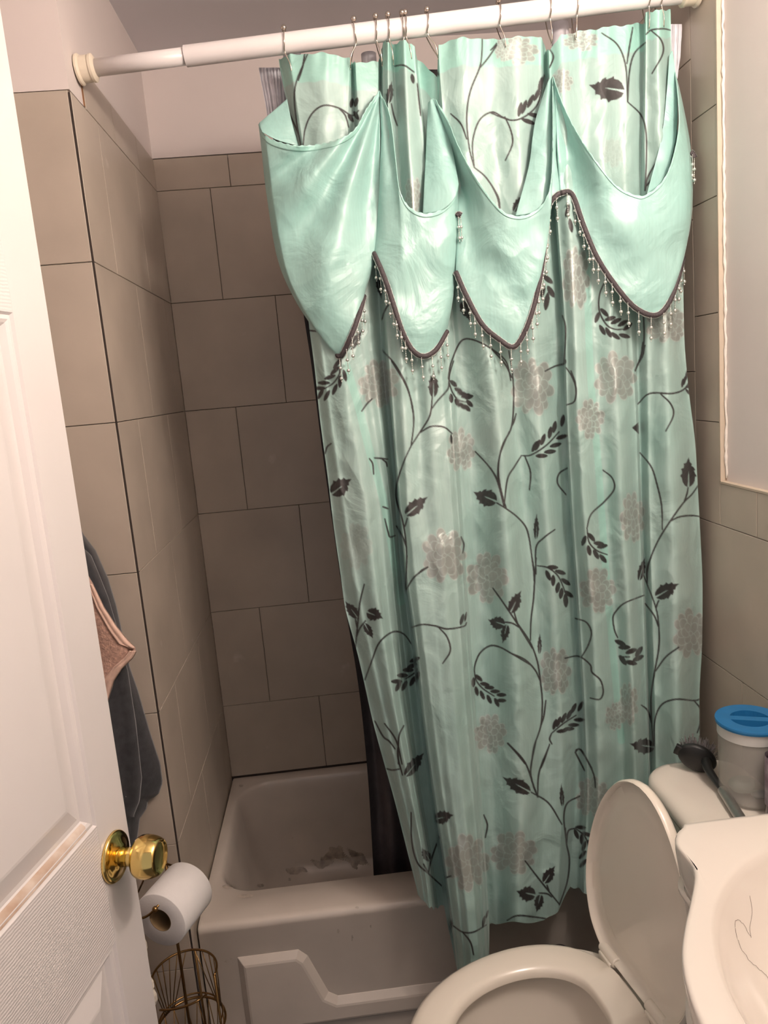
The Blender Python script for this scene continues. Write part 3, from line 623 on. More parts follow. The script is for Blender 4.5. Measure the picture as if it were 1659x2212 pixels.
# fold guides: (path [(y,x)...], depth towards the viewer in cm [(y,d)...], column weight, top y, bottom y)
def K(*a): return list(a)
GD = [
 (K((20,598),(127,600),(220,619),(315,641),(500,655),(690,665),(795,680),(900,690),(1030,708),(1150,722),(1240,736),(1320,745),(1400,770),(1480,788),(1560,805),(1650,830),(1720,850),(1800,870),(1880,890),(1935,905),(2100,925)), K((0,-1.5),(600,-1),(1900,-1)), 127, 1932),
 (K((20,625),(127,628),(400,668),(700,690),(900,715),(1100,745),(1300,778),(1500,822),(1700,868),(1900,912),(2100,935)), K((0,1.2),(500,.3),(1500,.6),(1950,1.0)), 118, 1950),
 (K((20,690),(130,695),(500,710),(700,722),(900,755),(1100,790),(1300,815),(1500,846),(1700,885),(1850,915),(2100,945)), K((0,1.8),(700,1.4),(1300,1.6),(1950,1.5)), 114, 1960),
 (K((20,752),(130,754),(500,745),(700,752),(900,790),(1100,820),(1300,838),(1500,862),(1700,895),(1850,922),(2100,952)), K((0,.8),(300,.4),(700,.5),(1300,.2),(1950,0)), 124, 1962),
 (K((20,761),(130,762),(500,768),(700,775),(900,806),(1100,835),(1300,852),(1500,874),(1700,902),(1850,928),(2100,957)), K((0,-2),(350,-.6),(700,.2),(1300,-1.0),(1700,-3.0),(1950,-3.0)), 135, 1962),
 (K((20,767),(130,767),(500,790),(700,795),(900,820),(1100,845),(1300,862),(1500,884),(1700,908),(1850,934),(2100,962)), K((0,.6),(500,.3),(1300,-2.2),(1700,-4.0),(1950,-4.0)), 134, 1960),
 (K((20,817),(130,817),(500,818),(700,820),(900,838),(1060,852),(1250,868),(1400,890),(1550,905),(1700,925),(1830,945),(2100,975)), K((0,.4),(500,-1.5),(900,-3.6),(1950,-4.2)), 134, 1955),
 (K((20,821),(130,821),(500,823),(700,825),(900,843),(1060,857),(1250,874),(1400,896),(1550,911),(1700,931),(1830,951),(2080,986)), K((0,-2.2),(500,-1.2),(900,-3.4),(1400,-3.6),(1950,-4.0)), 118, 2085),
 (K((20,828),(130,828),(500,830),(700,834),(900,850),(1060,862),(1250,880),(1400,902),(1550,917),(1700,937),(1830,957),(2080,990)), K((0,.5),(500,.6),(900,.6),(1400,1.6),(1950,2.0)), 90, 2100),
 (K((20,838),(130,838),(300,840),(500,848),(700,862),(900,872),(1100,882),(1300,905),(1500,930),(1700,955),(1900,985),(2080,1005)), K((0,1.6),(500,1.4),(1200,2.0),(1950,3.2)), 90, 2110),
 (K((20,850),(130,850),(300,858),(500,872),(700,890),(900,905),(1100,915),(1300,935),(1500,955),(1700,975),(1900,1003),(2080,1020)), K((0,-.8),(500,0),(900,.7),(1200,2.0),(1950,4.0)), 96, 2112),
 (K((20,872),(130,874),(300,882),(500,895),(700,915),(900,930),(1100,945),(1300,962),(1500,978),(1700,995),(1900,1020),(2080,1035)), K((0,2.0),(500,2.0),(900,1.3),(1200,2.4),(1950,4.0)), 86, 2112),
 (K((20,893),(130,896),(300,915),(500,925),(700,945),(900,960),(1100,975),(1300,990),(1500,1003),(1700,1020),(1900,1038),(2080,1048)), K((0,.6),(500,.2),(900,1.0),(1200,1.8),(1950,2.6)), 100, 2100),
 (K((20,899),(130,900),(300,922),(500,940),(700,965),(900,975),(1100,990),(1300,1003),(1500,1017),(1700,1033),(1900,1048),(2080,1056)), K((0,-2.5),(500,-1.8),(900,.2),(1200,.8),(1950,.8)), 128, 2078),
 (K((20,940),(170,944),(300,948),(500,962),(700,980),(900,988),(1100,998),(1300,1012),(1500,1026),(1700,1040),(1900,1052),(2080,1062)), K((0,-.8),(500,-1.6),(900,-1.4),(1200,-1.0),(1950,-1.2)), 165, 1998),
 (K((20,946),(130,948),(300,962),(500,975),(700,990),(900,1010),(1100,1020),(1300,1032),(1500,1045),(1700,1058),(1900,1068),(2080,1078)), K((0,.4),(500,-.2),(900,-1.8),(1200,-1.6),(1950,-.8)), 96, 1994),
 (K((20,1000),(130,1002),(300,1010),(500,1025),(700,1045),(900,1078),(1100,1090),(1300,1108),(1500,1120),(1700,1130),(1900,1120),(2080,1120)), K((0,1.6),(500,1.0),(900,1.6),(1200,1.6),(1950,2.0)), 80, 1993),
 (K((20,1062),(130,1062),(300,1068),(500,1085),(700,1100),(900,1112),(1100,1135),(1300,1155),(1500,1170),(1700,1178),(1900,1175),(2080,1175)), K((0,.3),(500,0),(900,-1.4),(1200,-1.2),(1950,.8)), 86, 1990),
 (K((20,1112),(130,1112),(300,1118),(500,1135),(700,1150),(900,1165),(1100,1180),(1300,1198),(1500,1210),(1700,1215),(1900,1205),(2080,1205)), K((0,1.1),(500,.8),(900,.5),(1200,.7),(1950,.4)), 80, 1968),
 (K((20,1168),(130,1168),(300,1168),(500,1178),(700,1200),(900,1211),(1100,1222),(1300,1236),(1500,1246),(1700,1248),(1900,1232),(2080,1232)), K((0,-.3),(300,-1.0),(900,-2.0),(1950,-2)), 78, 1915),
 (K((20,1180),(130,1180),(300,1186),(500,1200),(700,1216),(900,1221),(1100,1231),(1300,1245),(1500,1256),(1700,1262),(1900,1250),(2080,1250)), K((0,-2.0),(900,-2.0),(1950,-2.2)), 108, 1920),
 (K((20,1184),(130,1186),(300,1192),(500,1206),(700,1221),(900,1225),(1100,1236),(1300,1250),(1500,1262),(1700,1270),(1900,1262),(2080,1262)), K((0,.2),(900,.6),(1950,-.4)), 108, 1928),
 (K((20,1213),(130,1215),(300,1220),(500,1232),(700,1242),(900,1250),(1100,1262),(1300,1280),(1500,1290),(1700,1295),(1900,1292),(2080,1292)), K((0,1.0),(400,1.4),(900,2.2),(1950,1.4)), 75, 1948),
 (K((20,1250),(130,1252),(300,1258),(500,1270),(700,1283),(900,1295),(1100,1308),(1300,1325),(1500,1338),(1700,1345),(1900,1345),(2080,1345)), K((0,.2),(400,0),(900,.5),(1950,-.4)), 68, 1955),
 (K((20,1300),(130,1300),(300,1300),(500,1308),(700,1320),(900,1335),(1100,1345),(1300,1358),(1500,1368),(1700,1375),(1900,1375),(2080,1375)), K((0,.7),(400,1.0),(900,1.8),(1950,1.6)), 60, 1958),
 (K((20,1350),(130,1350),(300,1348),(500,1352),(700,1362),(900,1374),(1100,1380),(1300,1389),(1500,1396),(1700,1400),(1900,1400),(2080,1400)), K((0,.2),(400,-.3),(900,-.6),(1950,-.8)), 54, 1955),
 (K((20,1390),(130,1390),(300,1385),(500,1380),(700,1375),(900,1380),(1100,1386),(1300,1395),(1500,1402),(1700,1406),(1900,1406),(2080,1406)), K((0,-1.4),(400,-1.2),(900,-1.8),(1950,-2)), 50, 1950),
 (K((20,1395),(130,1395),(300,1393),(500,1396),(700,1400),(900,1402),(1100,1404),(1300,1410),(1500,1415),(1700,1418),(1900,1418),(2080,1418)), K((0,.6),(400,.6),(900,.2),(1950,0)), 26, 1950),
 (K((20,1422),(130,1422),(300,1425),(500,1430),(700,1438),(900,1445),(1100,1452),(1300,1460),(1500,1465),(1700,1468),(1900,1468),(2080,1468)), K((0,1.8),(400,1.8),(900,2.0),(1950,2)), 22, 1950),
 (K((20,1448),(150,1452),(300,1465),(500,1474),(740,1478),(850,1488),(950,1502),(1100,1510),(1250,1518),(1400,1517),(1500,1510),(1640,1512),(2080,1512)), K((0,-.4),(400,-.6),(900,-.6),(1950,-.6)), 20, 1950),
]
ys = np.arange(0, 2213, 4.0)
def sm(v_, s):
    k = np.exp(-.5*(np.arange(-3*s, 3*s+1)/s)**2); k /= k.sum(); return np.convolve(np.pad(v_, 3*s, 'edge'), k, 'valid')
GX = np.array([sm(np.interp(ys, [p[0] for p in g[0]], [p[1] for p in g[0]]), 7) for g in GD])
GZ = np.array([sm(np.interp(ys, [p[0] for p in g[1]], [p[1] for p in g[1]]), 12) for g in GD])*.016
for i in range(1, len(GX)): GX[i] = np.maximum(GX[i], GX[i-1]+1.0)
gt = np.array([g[2] for g in GD], float); gb = np.array([g[3] for g in GD], float)
wds = np.maximum(3, (GX[1:, :500]-GX[:-1, :500]).max(1)/1.6).astype(int)
cols_ = np.concatenate([[i+np.arange(n_)/n_ for i, n_ in enumerate(wds)][k] for k in range(len(wds))]+[[len(GD)-1.0]])
fi = np.floor(cols_).astype(int).clip(0, len(GD)-2); fr = cols_-fi
ytop = gt[fi]*(1-fr)+gt[fi+1]*fr; ybot = gb[fi]*(1-fr)+gb[fi+1]*fr
ytop = ytop+1.5*np.sin(cols_*5.1)+1.2*np.sin(cols_*11.7); ybot = ybot+2.5*np.sin(cols_*4.3)
NT = 1150
def vnoise(x, y, seed):
    rs = np.random.RandomState(seed); g = rs.rand(64, 64); xi = np.floor(x).astype(int); yi = np.floor(y).astype(int); u = x-xi; v_ = y-yi
    u = u*u*(3-2*u); v_ = v_*v_*(3-2*v_); a = g[xi % 64, yi % 64]; b_ = g[(xi+1) % 64, yi % 64]; c = g[xi % 64, (yi+1) % 64]; d = g[(xi+1) % 64, (yi+1) % 64]
    return (a*(1-u)+b_*u)*(1-v_)+(c*(1-u)+d*u)*v_-.5
tt = np.linspace(0, 1, NT)[None, :]
PY = ytop[:, None]+(ybot-ytop)[:, None]*tt
def tab(T):
    k = np.clip(PY/4.0, 0, len(ys)-1.001); k0 = k.astype(int); kf = k-k0
    A0 = T[fi[:, None], k0]*(1-kf)+T[fi[:, None], k0+1]*kf; A1 = T[(fi+1)[:, None], k0]*(1-kf)+T[(fi+1)[:, None], k0+1]*kf
    return A0, A1
xa, xb = tab(GX); za, zb = tab(GZ); f_ = fr[:, None]; fs = f_*f_*(3-2*f_)
PX = xa*(1-f_)+xb*f_; DZ = za*(1-fs)+zb*fs
low = np.clip((PY-700)/500, 0, 1); DZ = np.where(DZ > 0, DZ*(1+.45*low), DZ*(1+.15*low))
amp = np.clip((PY-ytop[:, None])/150, .25, 1)
DZ += amp*(.0040*vnoise(PX/38, PY/140, 1)+.0022*vnoise(PX/16+PY/60, PY/55-PX/80, 2)+.0026*vnoise(PX/30-PY/45, PY/70+PX/50, 3)-.008*np.abs(vnoise(PX/75+PY/120, PY/150-PX/90, 6))-.006*np.abs(vnoise(PX/50-PY/80, PY/90+PX/60, 8)))
# gathered header: small ripples under the stitched band
hd = np.clip(1-(PY-ytop[:, None])/75, 0, 1); DZ += .0016*hd*np.sin(PX/5.5+2*np.sin(PX/23))
def ybase(px, py, dz=0):
    X = (px-520)/820; f0 = np.clip((py-60)/1500, 0, 1)**.9
    return (1-f0)*(.062-.055*X)+f0*(-.052)-dz
Y3 = ybase(PX, PY, DZ); V = atY(PX, PY, Y3)
nc = len(cols_)
me = bpy.data.meshes.new('panel'); me.vertices.add(nc*NT); me.vertices.foreach_set('co', V.reshape(-1))
I = np.arange(nc*NT).reshape(nc, NT)
Q = np.stack([I[:-1, :-1], I[:-1, 1:], I[1:, 1:], I[1:, :-1]], -1).reshape(-1, 4)
me.loops.add(Q.size); me.loops.foreach_set('vertex_index', Q.reshape(-1).astype(np.int32)); me.polygons.add(len(Q))
me.polygons.foreach_set('loop_start', np.arange(0, Q.size, 4, dtype=np.int32)); me.polygons.foreach_set('use_smooth', np.ones(len(Q), bool)); me.update(calc_edges=True)
sx = np.clip(PX-CX0, 0, CW-1.01); sy = np.clip(PY, 0, CH-1.01)
def samp(Bf):
    x0 = sx.astype(int); y0 = sy.astype(int); u = sx-x0; v_ = sy-y0
    return (Bf[y0, x0]*(1-u)+Bf[y0, x0+1]*u)*(1-v_)+(Bf[y0+1, x0]*(1-u)+Bf[y0+1, x0+1]*u)*v_
hb = (PY-ytop[:, None]); hband = np.clip((62-hb)/3, 0, 1)*.75
stitch = np.exp(-((hb-60)/2.2)**2)*.5
colr = np.stack([samp(ink), samp(sil)*.9, np.maximum(samp(band)*.55, hband), samp(lin_)], -1).astype(np.float32)
ca = me.color_attributes.new('print', 'FLOAT_COLOR', 'POINT'); ca.data.foreach_set('color', colr.reshape(-1))
me.materials.append(clothp); link(bpy.data.objects.new('curtain_panel', me), cur)

# valance swags -----------------------------------------------------
def swag(name, top, bot, left, right, dep, mt, nu=150, nv=150, label=None):
    T = resample(catmull(top), nu); B = resample(catmull(bot), nu); L = resample(catmull(left), nv); Rr = resample(catmull(right), nv)
    u = np.linspace(0, 1, nu)[:, None, None]; v_ = np.linspace(0, 1, nv)[None, :, None]
    P = (1-v_)*T[:, None]+v_*B[:, None]+(1-u)*L[None]+u*Rr[None]-((1-u)*(1-v_)*T[0]+u*(1-v_)*T[-1]+(1-u)*v_*B[0]+u*v_*B[-1])
    px, py = P[..., 0], P[..., 1]; U, Vv = u[..., 0]+0*px, v_[..., 0]+0*px
    dz = dep(U, Vv, px, py)+.006*vnoise(px/42+py/90, py/60-px/70, 11)-.0045*np.abs(vnoise(px/70-py/90, py/80+px/60, 12))-.005*np.abs(vnoise(px/90+py/60, py/110-px/70, 14))
    P3 = atY(px, py, ybase(px, py, dz))
    I = np.arange(nu*nv).reshape(nu, nv); F_ = np.stack([I[:-1, :-1], I[:-1, 1:], I[1:, 1:], I[1:, :-1]], -1).reshape(-1, 4)
    o = mesh(name, P3.reshape(-1, 3), F_, mt, cur, solid=.0009)
    nh = max(2, int(round(nv*.016*(2.5 if nv < 100 else 1))))+1
    if name == 'valance_swag':
        Hh = P3[:, :nh+2]+np.array([0, -.0012, .0]); Hh[:, 0, 2] += .0012*np.sin(np.arange(nu)*.9)
        J = np.arange(nu*Hh.shape[1]).reshape(nu, -1); FH = np.stack([J[:-1, :-1], J[:-1, 1:], J[1:, 1:], J[1:, :-1]], -1).reshape(-1, 4)
        mesh('valance_hem', Hh.reshape(-1, 3), FH, hemm, o, solid=.0012)
    return P3, o
def braid(P3line, rad=.005):
    P3 = resample(P3line, max(12, int(np.linalg.norm(np.diff(P3line, axis=0), axis=1).sum()/.004)))
    off = np.array([0, -.003, 0]); m1 = MB().tube([tuple(p+off) for p in P3], rad, n=8); o = m1.build('braid_trim', braidm, cur)
    m2 = MB(); t = np.gradient(P3, axis=0); t /= np.linalg.norm(t, axis=1)[:, None]
    side = np.cross(t, [0, 1, 0]); side /= np.linalg.norm(side, axis=1)[:, None]
    for sg in (1, -1):
        m2.tube([tuple(p+off+s*sg*(rad*.95+.0006*math.sin(i*2.1))) for i, (p, s) in enumerate(zip(P3, side))], [.0013+.0004*math.sin(i*3.1) for i in range(len(P3))], n=6)
    m2.build('braid_cord', braids, o)
    return P3
NB = 0
def beads(P3, step=.0255, start=.010, k=0):
    global NB
    L = np.r_[0, np.cumsum(np.linalg.norm(np.diff(P3, axis=0), axis=1))]
    s = start
    while s < L[-1]:
        p = np.array([np.interp(s, L, P3[:, i]) for i in range(3)])+np.array([random.uniform(-.001, .001), -.006, 0])
        l1 = .023+random.uniform(-.002, .002); l2 = l1+.020; dx = random.uniform(-.0015, .0015)
        mb = MB(); mb.tube([tuple(p), (p[0]+dx*.5, p[1], p[2]-l1), (p[0]+dx, p[1], p[2]-l2-.006)], .0005, n=5)
        for j in range(4): mb.ball((p[0]+dx*.3, p[1], p[2]-l1*.45-j*.0033+.006), .0011, 6, 5)
        for j in range(3): mb.ball((p[0]+dx*.8, p[1], p[2]-l1-.0065-j*.0035), .0011, 6, 5)
        mb.ball((p[0]+dx*.5, p[1], p[2]-l1), .0034, 12, 9); mb.ball((p[0]+dx, p[1], p[2]-l2), .0037, 12, 9); mb.ball((p[0]+dx, p[1], p[2]-l2-.006), .0013, 6, 5)
        mb.build('bead_strand', pearl, cur); NB += 1; s += step*random.uniform(.9, 1.1)
def radial(px, py, cx, cy, n_, a, ph=0):
    th = np.arctan2(px-cx, py-cy); r = np.hypot(px-cx, py-cy)
    return a*np.sin(n_*th+ph)*np.clip(r/120, 0, 1)*np.clip(1.6-r/420, 0, 1)
S = np.sin; pi = math.pi
def d1(U, V_, px, py):
    return .012+.055*S(pi*np.clip(U, 0, 1))**.8*(.75+.25*V_)*(1-.35*V_)+.010*U*0+radial(px, py, 822, 195, 17, .013, .4)+.006*S((px*.35+py*.9)/38.)*np.clip(V_*2, 0, 1)*np.clip((1-V_)*2, 0, 1)-.03*np.clip(1-U*12, 0, 1)
P1, _ = swag('valance_swag', [(559,268),(567,286),(590,303),(640,315),(690,312),(735,300),(768,278),(792,235),(819,197)], [(722,758),(732,770),(742,762),(765,710),(780,665),(786,640)],
     [(559,268),(566,330),(576,420),(600,560),(640,652),(690,725),(722,758)], [(819,197),(821,300),(818,450),(808,560),(786,640)], d1, cloths)
def d1b(U, V_, px, py): return -.004+.03*V_*(1-U)
swag('valance_back', [(560,266),(590,240),(620,214)], [(566,285),(600,303),(645,316)], [(560,266),(562,275),(566,285)], [(620,214),(630,262),(645,316)], d1b, cloths, 30, 30)
def d2(U, V_, px, py):
    return .010+.050*S(pi*np.clip(U, 0, 1))**.7*(1-.35*V_)+radial(px, py, 822, 195, 15, .010, 1.2)*(1-U)+.004*S((py+.5*px)/30.)*V_*(1-V_)*4
P2, _ = swag('valance_swag', [(820,197),(842,250),(854,340),(862,405),(880,443),(912,461),(950,455),(980,430),(991,397)], [(808,548),(830,600),(850,660),(868,715),(890,756),(915,770),(942,755),(965,716)],
     [(820,197),(823,300),(817,450),(808,548)], [(991,397),(987,500),(983,600),(976,660),(965,716)], d2, cloths)
def d2b(U, V_, px, py): return .000+.034*V_+.012*S(pi*U)
swag('valance_back', [(925,222),(932,214),(938,213)], [(913,462),(950,456),(980,431),(991,398)], [(925,222),(920,330),(913,462)], [(938,213),(958,265),(976,320),(991,398)], d2b, cloths, 50, 80)
def d3(U, V_, px, py):
    return .008+.055*S(pi*np.clip(U, 0, 1))**.7*(1-.35*V_)+radial(px, py, 937, 213, 15, .011, .2)*(1-U)+radial(px, py, 1192, 165, 17, .010, .7)*U+.003*S((py-.6*px)/26.)*V_*(1-V_)*4
P3_, _ = swag('valance_swag', [(939,213),(965,255),(985,305),(1010,355),(1040,402),(1080,452),(1115,467),(1148,460),(1175,436),(1190,390),(1194,300),(1193,166)],
     [(984,588),(1005,636),(1040,700),(1078,734),(1108,750),(1130,722),(1150,670),(1166,600),(1178,510),(1184,448),(1200,424),(1212,418)],
     [(939,213),(960,290),(982,390),(988,460),(984,588)], [(1193,166),(1200,240),(1206,340),(1212,418)], d3, cloths, 200, 160)
def d3b(U, V_, px, py): return .004+.030*V_+.010*S(pi*U)
swag('valance_back', [(1180,186),(1186,172),(1192,166)], [(1113,467),(1150,459),(1176,434),(1189,398)], [(1180,186),(1158,255),(1150,300),(1142,360),(1113,467)], [(1192,166),(1196,240),(1194,330),(1189,398)], d3b, cloths, 60, 90)
def d4(U, V_, px, py):
    return .010+.055*S(pi*np.clip(U, 0, 1))**.7*(1-.35*V_)+radial(px, py, 1194, 165, 15, .012, 1.)*(1-U)+.004*S((py+.3*px)/33.)*V_*(1-V_)*4-.02*np.clip(U*14-13, 0, 1)
P4, _ = swag('valance_swag', [(1194,165),(1215,225),(1245,285),(1285,345),(1330,400),(1370,421),(1395,421),(1430,392),(1452,345),(1466,270),(1462,190),(1453,132)],
     [(1210,418),(1228,416),(1240,432),(1260,490),(1290,560),(1330,620),(1370,665),(1412,682),(1440,660),(1460,612),(1474,556)],
     [(1194,165),(1200,240),(1204,340),(1210,418)], [(1453,132),(1476,230),(1493,330),(1496,430),(1489,500),(1474,556)], d4, cloths, 200, 160)
def d4b(U, V_, px, py): return .010+.030*V_*(1-.4*U)
swag('valance_back', [(1446,120),(1450,112),(1453,110)], [(1397,421),(1425,398),(1445,365)], [(1446,120),(1440,200),(1428,300),(1397,421)], [(1453,110),(1462,190),(1462,280),(1445,365)], d4b, cloths, 40, 60)
lo = lambda P, a, b_: P[int(a*(len(P)-1)):int(b_*(len(P)-1))+1, -1]
for P, a, b_, st in [(P1, .06, 1, .02), (P2, 0, 1, .006), (P3_, 0, 1, .01), (P4, 0, 1, .012)]:
    q = braid(lo(P, a, b_)); beads(q, start=st)
q = braid(atY([986, 990, 996], [468, 463, 466], ybase(np.array([986, 990, 996.]), 465., .02))); beads(q, start=.002, step=.006)
q = braid(atY([1490, 1495, 1499], [330, 334, 342], ybase(np.array([1490, 1495, 1499.]), 335., .0))); beads(q, start=.004, step=.006)

# ------------------------------------------------------------------ liner
lin = thing('shower_liner', 'dark translucent vinyl liner hanging inside the tub behind the mint curtain', 'shower curtain liner', (.75, .1, 2.1))
LG = [(150,560),(240,578),(400,610),(560,640),(660,652),(790,674),(930,690),(1060,708),(1220,731),(1330,748),(1420,766),(1520,780),(1600,788),(1700,797),(1815,803),(1900,808),(2000,812)]
def liner(y0, y1, xr, nu=120, nv=120, x_l=LG, name='vinyl_sheet', m=linerm, yb=(.135, .215), ph=0):
    yv = np.linspace(y0, y1, nv)[None, :]; u = np.linspace(0, 1, nu)[:, None]
    xl = sm(np.interp(np.linspace(y0, y1, nv), [p[0] for p in x_l], [p[1] for p in x_l]), 4)[None, :]
    xr_ = np.interp(np.linspace(y0, y1, nv), [p[0] for p in xr], [p[1] for p in xr])[None, :]
    px = xl+(xr_-xl)*u; py = yv+0*px
    f0 = np.clip((py-60)/1500, 0, 1); Y = yb[0]*(1-f0)+yb[1]*f0+.012*np.sin(u*70+ph)*(.4+.6*f0)+.02*np.sin(u*19)*f0*.5
    Y = Y-.065*(px-600)/900*(1-f0)
    P = atY(px, py, Y); P[..., 0] = np.minimum(P[..., 0], 1.178+.006*np.sin(py/40)); I = np.arange(nu*nv).reshape(nu, nv); F_ = np.stack([I[:-1, :-1], I[:-1, 1:], I[1:, 1:], I[1:, :-1]], -1).reshape(-1, 4)
    return mesh(name, P.reshape(-1, 3), F_, m, lin)
liner(150, 2120, [(0, 1472), (300, 1465), (900, 1480), (2200, 1480)], 260, 160)
liner(146, 250, [(0, 640), (300, 640)], 30, 30, [(146, 558), (250, 578)], 'header_strip', grommetm, (.110, .112))
liner(52, 170, [(0, 1476), (170, 1470)], 20, 30, [(52, 1440), (170, 1440)], 'header_strip', grommetm, (.110, .112))
for x, y, w_ in [(630, 108, 19), (796, 117, 16), (1209, 52, 18)]:
    c = atY(np.array(float(x)), np.array(float(y)), np.array(.115-.06*(x-520)/820)); c = Vector(c)
    MB().lathe([(w_*.00094, 0), (w_*.00094, -.10)], Matrix.Translation(c), n=24, c1=False).build('rolled_tab', grommetm, lin)

# ------------------------------------------------------------------ toilet
th = math.radians(11); a_ = np.array([-math.cos(th), -math.sin(th), 0]); b_v = np.array([-math.sin(th), math.cos(th), 0])
HG = np.array([.875, -.342, 0])
def TP(l, q, z): p = HG+a_*l+b_v*q; return (p[0], p[1], z)
toi = thing('toilet', 'white toilet with its lid raised against the tank, beside the sink', 'toilet', (.95, -.36, 0))
def oval(L0, L1, w_, z, n=64, p=1.0, wf=.42):
    """egg outline from l=L0 (hinge side) to l=L1 (front), half width w_"""
    out = []
    for i in range(n):
        t = 2*math.pi*i/n; c, s = math.cos(t), math.sin(t); m_ = L0+(L1-L0)*wf
        l = m_+(L1-m_)*c if c > 0 else m_+(m_-L0)*c
        e = 1.0 if c > 0 else .72
        out.append(TP(l, w_*math.copysign(abs(s)**e, s), z))
    return out
def seatring(z, oi, oo):
    return oval(.012-oo*0, .432+oo, .176+oo, z), oval(.075-oi*.3, .355+oi, .108+oi, z, wf=.45)
rings = []
for oi, oo, z in [(0, 0, .408), (0, .003, .413), (0, .002, .420), (0, -.006, .4265), (0, -.018, .429)]: rings.append(seatring(z, 0, oo)[0])
for oi, z in [(.016, .4285), (.006, .425), (.001, .419), (0, .410)]: rings.append(seatring(z, oi, 0)[1])
rings.append(rings[0]); MB().loft(rings, False, False).build('seat', plastic, toi, auto=1.2)
rings = []
for ins, z in [(.0, .404), (-.001, .400), (.0, .385), (.01, .34), (.03, .28), (.055, .20), (.065, .12), (.05, .05), (.045, 0)]:
    rings.append(oval(-.03+ins*.2, .437-ins, .178-ins, z))
inner = [oval(.06, .372, .122, .404, wf=.45), oval(.058, .376, .126, .392, wf=.45), oval(.06, .37, .122, .37, wf=.45), oval(.08, .34, .105, .31, wf=.45), oval(.11, .28, .07, .24, wf=.45), oval(.13, .24, .045, .21, wf=.45)]
MB().loft(rings[::-1]+inner, True, True).build('bowl', ceramic, toi, auto=1.0)
MB().loft([oval(.10, .31, .085, .262, wf=.45), oval(.10, .31, .085, .2615, wf=.45)]).build('bowl_water', mat('water', (.30, .27, .23), .03, coat=.5), toi)
MB().loft([rrect(.86, 1.0, -.44, -.26, .03, 0), rrect(.86, 1.02, -.47, -.24, .03, .25), rrect(.89, 1.10, -.50, -.20, .03, .36), rrect(.95, 1.16, -.50, -.20, .03, .385)]).build('tank_shelf', ceramic, toi, auto=.8)
# lid
lt = math.radians(5); U_ = np.array([0, 0, 1])*math.cos(lt)-a_*math.sin(lt); Nv = a_*math.cos(lt)+np.array([0, 0, 1])*math.sin(lt)
prof = [(-.012, .50), (.0, .60), (.03, .72), (.09, .86), (.2, .965), (.33, 1.0), (.48, .965), (.62, .88), (.75, .75), (.85, .60), (.93, .42), (.975, .25)]
PR = catmull(prof+[(.994, .12)], 8)
def lidring(sc, h):
    L_, w_ = .385, .163; o = []
    for l, q in PR: o.append(HG+np.array([0, 0, .440])+U_*(.18+(l*L_-.18)*sc)+b_v*w_*q*sc+Nv*h)
    o.append(HG+np.array([0, 0, .440])+U_*(.18+(L_-.18)*sc)+Nv*h)
    for l, q in PR[::-1]: o.append(HG+np.array([0, 0, .440])+U_*(.18+(l*L_-.18)*sc)-b_v*w_*q*sc+Nv*h)
    return [tuple(p) for p in o]
MB().loft([lidring(.2, -.012), lidring(.9, -.010), lidring(.985, -.005), lidring(1.0, .001), lidring(1.0, .010), lidring(.985, .0135), lidring(.965, .011), lidring(.955, .002), lidring(.86, -.001), lidring(.78, .0025), lidring(.74, .003), lidring(.2, .003)]).build('lid', plastic, toi, auto=1.2)
for q in (.075, -.075):
    mb = MB(); c = HG+b_v*q
    mb.tube([tuple(c+a_*.006-b_v*.026+np.array([0, 0, .438])), tuple(c+a_*.006+b_v*.026+np.array([0, 0, .438]))], .0105, n=16)
    mb.box((-.012, -.02, .40), (.02, .02, .436), Matrix.Translation(Vector(c)) @ Matrix.Rotation(math.atan2(a_[1], a_[0]), 4, 'Z'))
    mb.build('hinge', plastic, toi, bevel=.002, auto=.8)
mb = MB(); mb.tube([tuple(HG-a_*.008+b_v*.10+np.array([0, 0, .447])), tuple(HG-a_*.008-b_v*.10+np.array([0, 0, .447]))], .003, n=8); mb.build('hinge_pin', plastic, toi)
# tank
tx0, tx1, ty0, ty1 = .985, 1.172, -.575, -.135
MB().loft([rrect(tx0+.03, tx1, ty0+.04, ty1-.04, .04, .385), rrect(tx0+.018, tx1, ty0+.02, ty1-.02, .045, .45), rrect(tx0+.008, tx1, ty0+.008, ty1-.008, .05, .71)]).build('tank', ceramic, toi, auto=.8)
def tl(i, z): return rrect(tx0-.006+i, tx1+.004-i*.5, ty0-.008+i, ty1+.008-i, .065-i*.8, z, 10)
MB().loft([tl(.008, .71), tl(0, .713), tl(-.002, .72), tl(0, .732), tl(.006, .739), tl(.016, .742), tl(.03, .743)]).build('tank_lid', ceramic, toi, auto=1.0)

# ------------------------------------------------------------------ things on the tank
ZT = .7435
jc = Vector((1.128, -.283, ZT)); jr, jh = .0545, .148
jar = thing('storage_jar', 'clear plastic canister with blue lid standing on the toilet tank', 'container', tuple(jc))
J = Matrix.Translation(jc)
MB().lathe([(0, .001), (jr-.006, .001), (jr-.001, .005), (jr, .012), (jr, jh-.012), (jr-.0015, jh-.012), (jr-.0015, .012), (jr-.003, .006), (0, .005)], J, n=56).build('canister', clear, jar, auto=.9)
MB().lathe([(jr-.002, jh-.022), (jr+.0015, jh-.022), (jr+.0015, jh-.003), (jr+.003, jh-.002), (jr+.003, jh+.001), (jr-.002, jh+.001)], J, n=56, c0=False, c1=False).build('frosted_collar', frost, jar, auto=.7)
